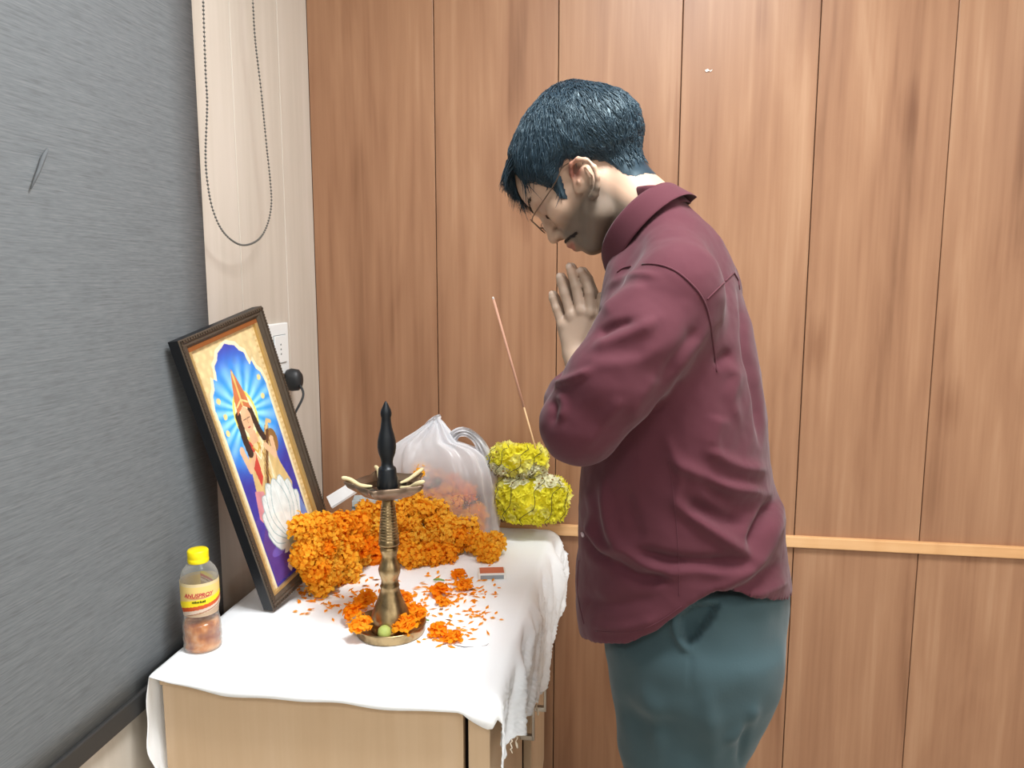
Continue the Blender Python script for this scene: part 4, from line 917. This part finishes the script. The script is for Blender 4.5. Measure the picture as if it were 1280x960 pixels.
# hands, palms together
PL = {}
for s_ in (1, -1):
    def hp_(px, py, l): p = Bd(px, py, 0.012); return np.array([p[0], l * s_, p[2]])
    f.chain([hp_(726, 462, .022), hp_(722, 446, .019)], [.024, .0225], .012)
    for (x, y), (x2, y2) in (((721, 444), (738, 392)), ((719, 444), (727, 390)), ((717, 442), (714, 396)), ((715, 438), (704, 408))):
        f.cone(hp_(x, y, .017), hp_(x2, y2, .0135), .0145, .0115, .010, flat=1.15)
    f.cone(hp_(735, 440, .012), hp_(746, 412, .0105), .014, .0115, .008)
    fing = {'i': [(739, 392), (737, 366), (731, 348), (725.5, 338)], 'm': [(727, 390), (720, 358), (714.5, 341), (711, 333)], 'r': [(714.5, 395), (706, 367), (701, 352), (698.5, 345)], 'p': [(704, 408), (695.5, 386), (690.5, 373), (688.8, 367)], 't': [(746, 414), (753, 392), (753, 378), (751, 370)]}
    rad_ = {'i': (.0105, .0092, .0086, .0070), 'm': (.0105, .0095, .0088, .0072), 'r': (.0100, .0090, .0082, .0067), 'p': (.0090, .0078, .0070, .0058), 't': (.0118, .0105, .0095, .0075)}
    for q, P in fing.items():
        lt = [.0135, .0120, .0096, .0082] if q != 't' else [.0115, .011, .0105, .010]
        f.chain([hp_(x, y, l) for (x, y), l in zip(P, lt)], rad_[q], .0022 if q != 't' else .003)
        if s_ == 1: PL[q] = hp_(*P[-1], 0)
        for (x, y), l in list(zip(P, lt))[1:3]: f.ell(hp_(x, y, l + .0042), (.0052, .0048, .0052), .004)   # knuckles
    for x, y in ((739, 391), (727, 388), (714.5, 394), (704, 406)): f.ell(hp_(x, y, .0205), (.007, .005, .007), .007)
V, F = f.nets(); fine = np.clip((V[:, 2] - 1.24) / .03, 0, 1); V = relax(V, F, 2, .45)
# colours of the skin, with some shade and light painted in
col = np.tile(srl(190, 158, 135), (len(V), 1)); loc = (V - EAR) @ RH / HS; hf, hl, hu = loc.T
def soft(d, w_): return np.clip(.5 - d / w_, 0, 1)[:, None]
def paint(k, c, amt=1.0): 
    global col
    col = col * (1 - k * amt) + srl(*c) * k * amt
ishead = soft(np.linalg.norm(loc, axis=1) - .16, .02)
px_, py_ = project(toW(V)[0]); Wv = toW(V); q_ = Wv - C0; zc = q_ @ fw; PX = np.stack([640 + FPX * (q_ @ rt) / zc, 480 - FPX * (q_ @ up) / zc], 1)
beard_shade = soft(np.maximum(hu + .030 - (hf - .02) * .12, -(hf + .012)), .02) * soft(np.abs(hl) * 0 + (-hu - .125), .02) * ishead * soft(hf - .10, .02)
paint(beard_shade, (78, 74, 66), .8)  # stubble, with the shade under the jaw painted in
lip = soft(np.hypot((hu + .0505) / .9, np.abs(hl) * .42) - .0095, .004) * soft(.084 - hf, .006) * ishead; paint(lip, (168, 104, 92), .85)
paint(soft(np.hypot(hf - .002, hu - .006) - .022, .02) * soft(.072 - np.abs(hl), .01), (176, 100, 80), .6); paint(soft(np.hypot(hf + .003, (hu + .001) / 1.2) - .011, .006) * soft(np.abs(hl) - .0805, .003) * ishead, (104, 52, 42), .8)  # reddish inner ear; its hollow gets painted shade
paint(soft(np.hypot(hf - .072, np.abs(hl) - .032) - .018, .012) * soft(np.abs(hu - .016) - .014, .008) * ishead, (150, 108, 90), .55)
hand = soft(1.26 - V[:, 2], .01) * soft(V[:, 2] - 1.48, .01) * soft(np.abs(V[:, 1]) - .06, .02) * soft(-(PX[:, 0] - 765) * 0 + (PX[:, 0] - 768), 6) * (1 - ishead)
paint(hand, (168, 146, 128), .85)
for q, r_0 in (('i', .0078), ('m', .008), ('r', .0075), ('p', .0065)):
    d_ = np.linalg.norm((V - PL[q]) * (1, .45, 1) - (.001, 0, .001), axis=1); paint(soft(d_ - r_0, .003), (226, 206, 192), .8)  # pale nails, the light on the fingertips painted in
M['skin'] = mat('skin', rough=.48, attr=True, spec=.4, sss=.10); bump(M['skin'], 420, .06, .0006)
body = part('body', V, F, M['skin'], col)
body['label'] = 'bowed head and joined hands with light brown skin'
headV, headF = V, F

# ---- hair: a cap grown from the scalp, with strands combed over it
nV = normals(V, F)
hairpoly_px = [(655, 252), (640, 236), (628, 205), (640, 160), (690, 104), (760, 100), (818, 150), (822, 205), (812, 221), (802, 226), (788, 224), (770, 210), (748, 207), (722, 207), (716, 220), (724, 256), (715, 254), (705, 240), (692, 236), (668, 232), (652, 214)]
hp2 = np.array([[(Bd(x, y, 0) - EAR) @ hF / HS, (Bd(x, y, 0) - EAR) @ hU / HS] for x, y in hairpoly_px])
def inpoly(x, y, P):
    ins = np.zeros(len(x), bool); j = len(P) - 1
    for i in range(len(P)):
        ins ^= ((P[i, 1] > y) != (P[j, 1] > y)) & (x < (P[j, 0] - P[i, 0]) * (y - P[i, 1]) / (P[j, 1] - P[i, 1] + 1e-12) + P[i, 0]); j = i
    return ins
def polyd(x, y, P):
    Q = np.stack([x, y], 1); d, _ = pxdist(Q, np.vstack([P, P[:1]])); return np.where(inpoly(x, y, P), d, -d)
big = hp2.copy(); c_ = np.array([-.03, .05])
for i, (x, y) in enumerate(hairpoly_px):
    if i in (2, 3, 4, 5, 6, 7): big[i] = c_ + (hp2[i] - c_) * 1.35                      # the outer side is open
sel = (np.abs(hl) < .0785) & (np.linalg.norm(loc, axis=1) < .17)
dd_ = np.full(len(V), -1.0); dd_[sel] = polyd(hf[sel], hu[sel], big)
# on the forehead the hairline follows the brow, not the side silhouette
thick = np.interp(dd_, [0, .006, .022, .05], [0, .006, .013, .0145])
crown = np.exp(-(((hf + .075) / .06) ** 2 + ((hu - .105) / .05) ** 2)); front = np.exp(-(((hf - .075) / .04) ** 2 + ((hu - .10) / .04) ** 2))
thick = thick * (1 + .40 * crown + .35 * front) * (dd_ > 0)
thick *= np.where(hu < .02, np.interp(hu, [-.075, -.05, -.01, .02], [.18, .45, .9, 1]), 1)
thick *= 1 + .35 * np.clip((-hf - .05) / .04, 0, 1) * np.clip((hu + .03) / .03, 0, 1)
keep = dd_ > 0
fk = keep[F].all(1); HFc = F[fk]; u_, inv = np.unique(HFc, return_inverse=True); HV = V[u_] + nV[u_] * thick[u_][:, None]; HFc = inv.reshape(HFc.shape)
HV = HV + nV[u_] * np.array([[.0022 * ns(*(p * 70)) + .0015 * ns(*(p * 160))] for p in HV]) * np.clip(thick[u_] / .012, 0, 1)[:, None]
HV = relax(HV, HFc, 2, .4)
hair_b = MB(); hn = normals(HV, HFc)
M['hair'] = mat('dark_hair', sr(34, 50, 62), .42, spec=.65); M['hair'].node_tree.nodes['Principled BSDF'].inputs['Specular Tint'].default_value = (.75, .95, 1.0, 1)  # blue of the sheen is also put into the base colour
def tri_strand(pts, wd, out, lift=None):
    V_ = []; n_ = len(pts)
    for i, p in enumerate(pts):
        tn = pts[min(i + 1, n_ - 1)] - pts[max(i - 1, 0)]; tn /= np.linalg.norm(tn) + 1e-9; sd = np.cross(tn, out); sd /= np.linalg.norm(sd) + 1e-9; w_ = wd * (1 - .85 * (i / (n_ - 1)) ** 1.5)
        V_ += [p - sd * w_, p + sd * w_, p + out * w_ * .9]
    F_ = []
    for i in range(n_ - 1):
        a = i * 3
        for k in range(3): F_.append((a + k, a + (k + 1) % 3, a + 3 + (k + 1) % 3, a + 3 + k))
    return V_, F_
bv = BVHTree.FromPolygons([tuple(v) for v in HV], [tuple(int(i) for i in q) for q in HFc])
hloc = (HV - EAR) @ RH / HS
CR = np.array([-.085, 0.0, .105])                       # crown whorl
SV = []; SF = []; nS = 0
idx = nr.choice(len(HV), 5200)
for i in idx:
    p = HV[i].copy(); n_ = hn[i]; th_ = thick[u_][i]
    if th_ < .004: continue
    lc = hloc[i]; g = lc - CR; g[1] += .02 * np.sign(lc[1])
    if lc[0] > .03 and lc[2] > .05: g = g + np.array([.09, 0, -.02])
    fl = RH @ g; fl = fl + nr.normal(0, .018, 3); fl -= n_ * (fl @ n_); fl /= np.linalg.norm(fl) + 1e-9
    ln = .020 + .018 * nr.random(); 
    if lc[2] < .0: ln *= .45
    if lc[0] > .045: ln *= 1.7
    pts = []; q = p - n_ * .002; st = ln / 4
    for k in range(5):
        pts.append(q.copy()); q = q + fl * st
        hit = bv.find_nearest(Vector(q))
        if hit[0] is not None:
            nn_ = np.array(hit[1]); 
            if nn_ @ n_ < 0: nn_ = n_
            tgt = np.array(hit[0]) + nn_ * (.0012 + .0022 * (k / 4) * nr.random() * 1.6)
            if np.linalg.norm(tgt - q) < .008: q = tgt
    a, b_ = tri_strand(pts, .0009 + .0005 * nr.random(), n_); SF += [tuple(x + nS for x in t_) for t_ in b_]; SV += a; nS += len(a)
# fringe hanging over the forehead
for k in range(420):
    l = nr.uniform(-.062, .068); s0 = H(.052 - .2 * abs(l) + nr.normal(0, .005), l * .95, .112 + nr.normal(0, .005) - .2 * abs(l)); n_ = hF * .7 + hU * .7
    tip = H(.099 - .22 * abs(l) + nr.normal(0, .003), l * .98 + nr.normal(0, .004), .080 + nr.normal(0, .005) + .08 * abs(l)); mid = (s0 + tip) / 2 + hF * .003 + hU * .005
    a, b_ = tri_strand(list(spline([s0, mid, tip], 6)), .0014, n_); SF += [tuple(x + nS for x in t_) for t_ in b_]; SV += a; nS += len(a)
allV = list(HV) + SV; o = MB(); o.add(toW(np.array(allV)) - P0, [tuple(int(i) for i in q) for q in HFc] + [tuple(x + len(HV) for x in t_) for t_ in SF]); hair = o.build('hair', M['hair'], man)
hair['label'] = 'short thick dark hair with a bluish sheen'
M['brow'] = mat('dark_brown_hair', sr(44, 32, 26), .6)
# eyebrows, moustache and lashes as short strands
def strands(name, N_, gen, wd):
    b = MB(); hs = BVHTree.FromPolygons([tuple(v) for v in headV[sel]] if False else [tuple(v) for v in headV], [tuple(int(i) for i in q) for q in headF])
    for _ in range(N_):
        p, d, ln = gen(); h = hs.find_nearest(Vector(p)); 
        if h[0] is None: continue
        p = np.array(h[0]); n_ = np.array(h[1]); d = d - n_ * (d @ n_); d /= np.linalg.norm(d) + 1e-9
        pts = [p - n_ * .0004, p + d * ln * .5 + n_ * .0016, p + d * ln + n_ * .0012]; a, c = tri_strand(pts, wd, n_); b.add(toW(np.array(a)) - P0, c)
    b.build(name, M['brow'], man)
def gm():
    s_ = rnd.choice((-1, 1)); q = nr.random() ** .8; return H(.106 - .026 * q, s_ * (.003 + .031 * q), -.0345 - .014 * q + nr.normal(0, .0015)), hL * s_ * .85 - hU * .4 - hF * .3, .0055
strands('moustache', 420, gm, .00055)
def ge():
    s_ = rnd.choice((-1, 1)); q = nr.random(); return H(.098 - .022 * q, s_ * (.014 + .036 * q), .038 + .006 * math.sin(q * 2.6) + nr.normal(0, .0016)), hL * s_ + hU * .25, .007
strands('eyebrow', 240, ge, .0006)
def gl_():
    s_ = rnd.choice((-1, 1)); q = nr.uniform(-1, 1); return H(.088 - .004 * q * q, s_ * (.032 + .013 * q), .0045 + .002 * q * q), hF * .6 - hU * .6, .006
strands('eyelash', 200, gl_, .0007)

# ---- trousers
def prof_interp(lst):
    P = np.array([Bd(x, y, 0) for x, y in lst]); o = np.argsort(P[:, 2]); return P[o, 2], P[o, 0]
tz_f, tu_f = prof_interp([(757, 640), (766, 720), (777, 790), (782, 830), (787, 880), (797, 920), (802, 960), (806, 1040)])
tz_b, tu_b = prof_interp([(972, 640), (982, 700), (989, 740), (985, 785), (976, 835), (958, 880), (940, 912), (930, 940), (927, 975), (925, 1040)])
f = Field(np.arange(-.26, .24, .0055), np.arange(-.25, .25, .0055), np.arange(.03, .99, .0065))
ZC = .80
def hipf(x, y, z):
    zz = z.ravel(); uf = np.interp(zz, tz_f, tu_f); ub = np.interp(zz, tz_b, tu_b); c = ((uf + ub) / 2)[None, None, :]; a = ((uf - ub) / 2)[None, None, :]; b_ = np.interp(zz, [.7, .8, .9, 1.0], [.175, .19, .185, .17])[None, None, :]
    k0 = (np.abs((x - c) / a) ** 2.1 + np.abs(y / b_) ** 2.1) ** (1 / 2.1); d = (k0 - 1) * np.minimum(a, b_)
    return np.maximum(d, np.maximum(z - .965, ZC - .03 - z))
f.comb(hipf, (-.22, -.2, .76), (.2, .2, .97), .002)
for s_ in (1, -1):
    def legf(x, y, z, s_=s_):
        zz = z.ravel(); uf = np.interp(zz, [.05, .45, tz_f[0] - .001] + list(tz_f), [.045, .085, tu_f[0]] + list(tu_f)); ub = np.interp(zz, [.05, .45, tz_b[0] - .001] + list(tz_b), [-.105, -.09, tu_b[0]] + list(tu_b))
        c = ((uf + ub) / 2)[None, None, :]; a = ((uf - ub) / 2)[None, None, :]; b_ = np.interp(zz, [.05, .45, .7, .82], [.072, .075, .088, .094])[None, None, :]; yc = np.interp(zz, [.05, .8], [.105, .098])[None, None, :] * s_
        k0 = np.sqrt(((x - c) / a) ** 2 + ((y - yc) / b_) ** 2); return np.maximum((k0 - 1) * np.minimum(a, b_), np.maximum(z - .86, .045 - z))
    f.comb(legf, (-.2, -.02 if s_ > 0 else -.22, .04), (.2, .22 if s_ > 0 else .02, .86), .035)
V, F = f.nets(); V = relax(V, F, 26, .5)
def sculpt(V, F, folds, near=True):
    n_ = normals(V, F); W = toW(V); q = W - C0; z_ = q @ fw; Q = np.stack([640 + FPX * (q @ rt) / z_, 480 - FPX * (q @ up) / z_], 1)
    nw = n_[:, :1] * FWD + n_[:, 1:2] * LAT + n_[:, 2:] * Z3; vis = np.clip((-(nw * q).sum(1) / np.linalg.norm(q, axis=1) + .1) / .3, 0, 1) if near else 1
    D = np.zeros(len(V))
    for P, amp, wd in folds:
        d, al = pxdist(Q, spline(P, 24) if len(P) > 2 else P); D += 1.35 * amp * np.exp(-(d / wd) ** 2) * np.interp(al, [0, .15, .8, 1], [.25, 1, 1, .2])
    return V + n_ * (D * vis)[:, None], Q, n_
V, Q, n_ = sculpt(V, F, [([(842, 772), (845, 790), (852, 804), (862, 814)], .007, 4), ([(936, 898), (928, 930), (926, 960)], -.006, 6), ([(945, 880), (934, 905), (905, 930)], .005, 7), ([(800, 850), (820, 900), (822, 960)], .004, 12), ([(880, 860), (890, 910), (893, 960)], .004, 12), ([(770, 870), (800, 900), (850, 905)], -.004, 12), ([(865, 820), (862, 860)], -.002, 3)])
pk = np.array([(845, 772), (849, 792), (861, 811), (874, 800), (892, 775), (902, 752), (870, 752)], float)
pd = np.where(inpoly(Q[:, 0], Q[:, 1], pk), pxdist(Q, np.vstack([pk, pk[:1]]))[0], 0); V = V - n_ * (np.clip(pd / 5, 0, 1) * .020 * (n_[:, 1] > .2))[:, None]
V = V + n_ * np.array([.0026 * ns(p[0] * 9, p[1] * 9, p[2] * 22) + .0016 * ns(*(p * 26)) for p in V])[:, None]
M['trouser'] = mat('teal_trouser_cloth', sr(55, 74, 79), .85, spec=.2, sheen=.15); bump(M['trouser'], 260, .15, .001)
part('trousers', V, F, M['trouser'])
trV, trF = V, F
for s_ in (1, -1):
    ff = Field(np.arange(-.14, .22, .006), np.arange(.02, .20, .006), np.arange(0, .13, .006)); a = .105
    ff.ell((.02, a, .035), (.05, .042, .05), .02); ff.ell((-.055, a, .04), (.045, .038, .048), .03); ff.ell((.09, a + .005, .028), (.085, .044, .035), .03); ff.ell((-.05, a, .075), (.05, .036, .045), .02)
    ff.D = np.maximum(ff.D, (.003 - ff.ax[2])[None, None, :]); v_, f_ = ff.nets(); v_ = relax(v_, f_, 2); 
    if s_ < 0: v_ = v_ * (1, -1, 1); f_ = f_[:, ::-1]
    part('shoe', v_, f_, M['black_plastic'])

# ---- shirt
sz_f, su_f = prof_interp([(792, 262), (762, 330), (758, 370), (752, 430), (744, 500), (736, 560), (731, 600), (730, 640), (731, 668), (727, 700), (727, 735), (735, 770), (743, 800), (748, 830)])
sz_b, su_b = prof_interp([(846, 240), (862, 258), (885, 278), (903, 300), (917, 330), (927, 365), (938, 410), (949, 470), (957, 530), (963, 585), (968, 612), (980, 640), (981, 670), (985, 700), (990, 735), (992, 760), (994, 830)])
f = Field(np.arange(-.30, .32, .0042), np.arange(-.34, .34, .0042), np.arange(.80, 1.62, .0042))
def torso(x, y, z):
    zz = z.ravel(); uf = np.interp(zz, sz_f, su_f); ub = np.interp(zz, sz_b, su_b); c = ((uf + ub) / 2)[None, None, :]; a = np.maximum((uf - ub) / 2, .02)[None, None, :]
    b_ = np.interp(zz, [.80, .95, 1.1, 1.25, 1.36, 1.42, 1.47, 1.51, 1.56], [.218, .205, .195, .195, .190, .165, .125, .085, .065])[None, None, :]
    k0 = (np.abs((x - c) / a) ** 2.25 + np.abs(y / b_) ** 2.25) ** (1 / 2.25); d = (k0 - 1) * np.minimum(a, b_) * .9
    return np.maximum(d, np.maximum(z - 1.60, .805 - z))
f.comb(torso, (-.3, -.25, .8), (.3, .25, 1.6), .002)
for s_ in (1, -1):
    S1 = lambda p: np.array([p[0], p[1] * s_, p[2]])
    f.cone(S1(Bd(838, 310, .06)), S1(Bd(848, 352, .155)), .050, .058, .03)
    f.cone(S1(Bd(838, 382, .165)), S1(Bd(802, 428, .205)), .074, .072, .034); f.chain([S1(Bd(802, 428, .210)), S1(Bd(764, 480, .240)), S1(Bd(727, 530, .245))], [.072, .067, .060], .012)
    f.chain([S1(Bd(727, 530, .245)), S1(Bd(722, 505, .165)), S1(Bd(720, 486, .085))], [.058, .050, .039], .014)
# hem: a curved shirt-tail edge, lower in front than at the side
def hem_cut():
    x, y, z = f.ax
    hx_ = [Bd(px, py, l) for px, py, l in ((730, 772, 0), (745, 784, .10), (790, 798, .18), (825, 785, .20), (860, 762, .21), (895, 744, .21), (930, 750, .18), (960, 748, .12), (992, 741, 0))]; hx_ = np.array(hx_); o = np.argsort(hx_[:, 0])
    hz = np.interp(x, hx_[o, 0], hx_[o, 2])[:, None, None]; return hz - z[None, None, :]
hc = hem_cut()
f.D = np.maximum(f.D, hc + 0 * f.D)
V, F = f.nets(); V = relax(V, F, 3, .5)
FOLDS = [([(742, 436), (765, 427), (795, 414), (822, 400)], .006, 8), ([(746, 418), (766, 408), (792, 400)], -.006, 6), ([(752, 392), (775, 372), (810, 358)], .004, 8), ([(764, 356), (790, 344), (825, 346)], .003, 5),
         ([(690, 480), (702, 478), (716, 474), (740, 462)], .005, 5), ([(688, 500), (694, 510), (690, 530)], -.004, 5), ([(700, 492), (706, 506), (700, 525)], .004, 6), ([(735, 450), (760, 455), (800, 450), (840, 425)], .003, 10),
         ([(890, 402), (862, 440), (838, 480), (820, 520)], .004, 7), ([(872, 410), (850, 440), (830, 470)], -.004, 7), ([(852, 470), (835, 492), (820, 520)], -.003, 6), ([(780, 500), (760, 520), (730, 560)], .003, 9), ([(820, 470), (800, 500), (790, 530)], .003, 8),
         ([(838, 573), (878, 596), (918, 611), (956, 616)], .009, 8), ([(840, 622), (879, 655), (915, 680), (944, 700)], .009, 8), ([(855, 628), (897, 645), (934, 652)], -.010, 9), ([(883, 560), (920, 582), (958, 588)], .007, 8), ([(870, 590), (915, 632), (950, 636)], -.005, 8),
         ([(785, 690), (835, 700), (880, 704), (924, 700)], -.010, 8), ([(830, 722), (862, 710), (900, 715), (940, 712)], .005, 8), ([(754, 602), (766, 668), (796, 697), (842, 721)], .009, 7), ([(763, 702), (800, 722), (842, 722)], -.009, 7), ([(728, 664), (742, 690), (770, 706)], -.007, 5), ([(735, 655), (752, 682), (780, 690)], .006, 6),
         ([(970, 624), (956, 645), (944, 668), (936, 684)], -.013, 6), ([(975, 640), (968, 660), (955, 690), (925, 720), (890, 738)], .008, 9), ([(980, 700), (960, 715), (930, 735), (905, 742)], -.006, 7), ([(985, 725), (950, 742), (915, 745)], .004, 6),
         ([(925, 362), (930, 400), (933, 437), (945, 500), (950, 555)], -.008, 4), ([(933, 370), (942, 420), (952, 500), (957, 560)], .005, 5), ([(905, 460), (920, 470), (915, 500), (925, 530)], .004, 8), ([(893, 455), (915, 440)], -.006, 7), ([(900, 520), (890, 560)], .005, 12),
         ([(830, 545), (850, 590), (842, 640)], .003, 6), ([(722, 745), (760, 755), (820, 748)], -.004, 8), ([(735, 780), (780, 785), (830, 770)], .003, 6),
         ([(735, 610), (742, 640), (738, 670)], .004, 7), ([(780, 610), (790, 650), (800, 680)], -.004, 10)]
V, Q, n_ = sculpt(V, F, FOLDS)
V = V + n_ * np.array([.0022 * ns(*(p * 14)) + .0013 * ns(*(p * 34)) + .0006 * ns(*(p * 75)) for p in V])[:, None]
V = relax(V, F, 1, .3)
M['shirt'] = mat('maroon_cotton', sr(83, 42, 51), .85, spec=.2, sheen=.10); bump(M['shirt'], 700, .15, .0005)
shirt = part('shirt', V, F, M['shirt'])
shV = toW(V); bvs = BVHTree.FromPolygons([tuple(v) for v in shV], [tuple(int(i) for i in q) for q in F])
def on_shirt(x, y):
    d = ray(x, y); d /= np.linalg.norm(d); h = bvs.ray_cast(Vector(C0), Vector(d)); return None if h[0] is None else (np.array(h[0]), np.array(h[1]))
def seam(P, r_, name='seam'):
    runs = [[]]
    for x, y in spline(P, 40):
        h = on_shirt(x, y)
        if h is None: continue
        p = h[0] + h[1] * r_ * .25 - P0
        if runs[-1] and np.linalg.norm(p - runs[-1][-1]) > .02: runs.append([])
        runs[-1].append(p)
    b = MB()
    for q in runs:
        if len(q) > 3: b.tube(q, r_, 6)
    if b.V: b.build(name, M['shirt'], shirt)
seam([(772, 340), (783, 334), (815, 330), (843, 338), (867, 358), (880, 377), (887, 400), (892, 435), (896, 465)], .0017)
seam([(884, 374), (900, 358), (917, 341)], .0012); seam([(836, 575), (842, 620), (848, 690), (849, 745)], .0007)
seam([(917, 341), (922, 350), (924, 362)], .0018, 'hanger_loop')
seam([(745, 789), (790, 790), (822, 778), (852, 758)], .0008, 'hem'); seam([(724, 700), (722, 740), (730, 780)], .0008)
b = MB()
for x, y in ((729, 668),):
    h = on_shirt(x, y)
    if h: b.tube([h[0] - P0, h[0] - P0 + h[1] * .0025], .0045, 12)
if b.V: M['button'] = mat('shirt_button', sr(190, 170, 176), .3); b.build('button', M['button'], shirt)
# collar: a band round the neck with a folded-over leaf
cb_, cf_ = Bd(846, 236, 0), Bd(764, 330, 0); cc = (cb_ + cf_) / 2; e1c = (cf_ - cb_) / np.linalg.norm(cf_ - cb_); Ac = np.linalg.norm(cf_ - cb_) / 2; n3 = np.cross(e1c, (0, 1, 0)); n3 = n3 if n3[2] > 0 else -n3
rows = [(-.030, .97), (-.010, .965), (.010, .985), (.0145, 1.02), (.010, 1.06), (-.008, 1.10), (-.022, 1.14), (-.030, 1.165)]
V = []; nt_ = 72
for h, sc in rows:
    for k in range(nt_):
        a = .16 + (2 * math.pi - .32) * k / (nt_ - 1); ff_ = math.cos(a); pt = math.exp(-((min(a, 2 * math.pi - a) - .16) / .30) ** 2)
        hh = h - (.016 * pt if sc > 1.05 else 0) + .020 * abs(math.sin(a)) - .006; s2 = sc * (1 + .03 * math.sin(a * 3 + 1) * (sc > 1.03))
        V.append(cc + e1c * Ac * ff_ * s2 + np.array((0, 1.0, 0)) * .081 * math.sin(a) * s2 + n3 * hh + e1c * (.010 * pt if sc > 1.05 else 0))
F = np.array([(i * nt_ + k, i * nt_ + k + 1, (i + 1) * nt_ + k + 1, (i + 1) * nt_ + k) for i in range(len(rows) - 1) for k in range(nt_ - 1)])
o = part('collar', np.array(V), F, M['shirt']); s = o.modifiers.new('s', 'SOLIDIFY'); s.thickness = .0025; s.offset = 0; s = o.modifiers.new('b', 'SUBSURF'); s.levels = 1; s.render_levels = 1
# ---- spectacles
M['rim'] = mat('thin_metal_rim', sr(120, 100, 84), .3, .8)
b = MB(); t_l = MB()
LPl = []
for s_ in (1, -1):
    c = H(.106, .032 * s_, .011); ring = []
    for k in range(24):
        q = 2 * math.pi * k / 24; ring.append(c + hL * .026 * math.cos(q) + (hU * .95 + hF * -.12) * .017 * math.sin(q) - hF * .004 * math.cos(q) * s_)
    b.tube([toW([p])[0] - P0 for p in ring + ring[:1]], .0008, 6, caps=False); LPl.append(ring)
    b.tube([toW([p])[0] - P0 for p in spline([H(.101, .058 * s_, .015), H(.088, .071 * s_, .015), H(.03, .0775 * s_, .012), H(.004, .0785 * s_, .016), H(-.012, .078 * s_, .008)], 16)], .0011, 6)
b.tube([toW([p])[0] - P0 for p in spline([H(.108, .008, .014), H(.111, 0, .017), H(.108, -.008, .014)], 8)], .0011, 6)
g_ = b.build('spectacles', M['rim'], man); g_['label'] = 'thin rimmed spectacles'
for ring in LPl:
    l_ = MB(); W = toW(np.array(ring)) - P0; l_.add(list(W) + [W.mean(0)], [(k, (k + 1) % 24, 24) for k in range(24)]); l_.build('lens', M['glass'], g_)
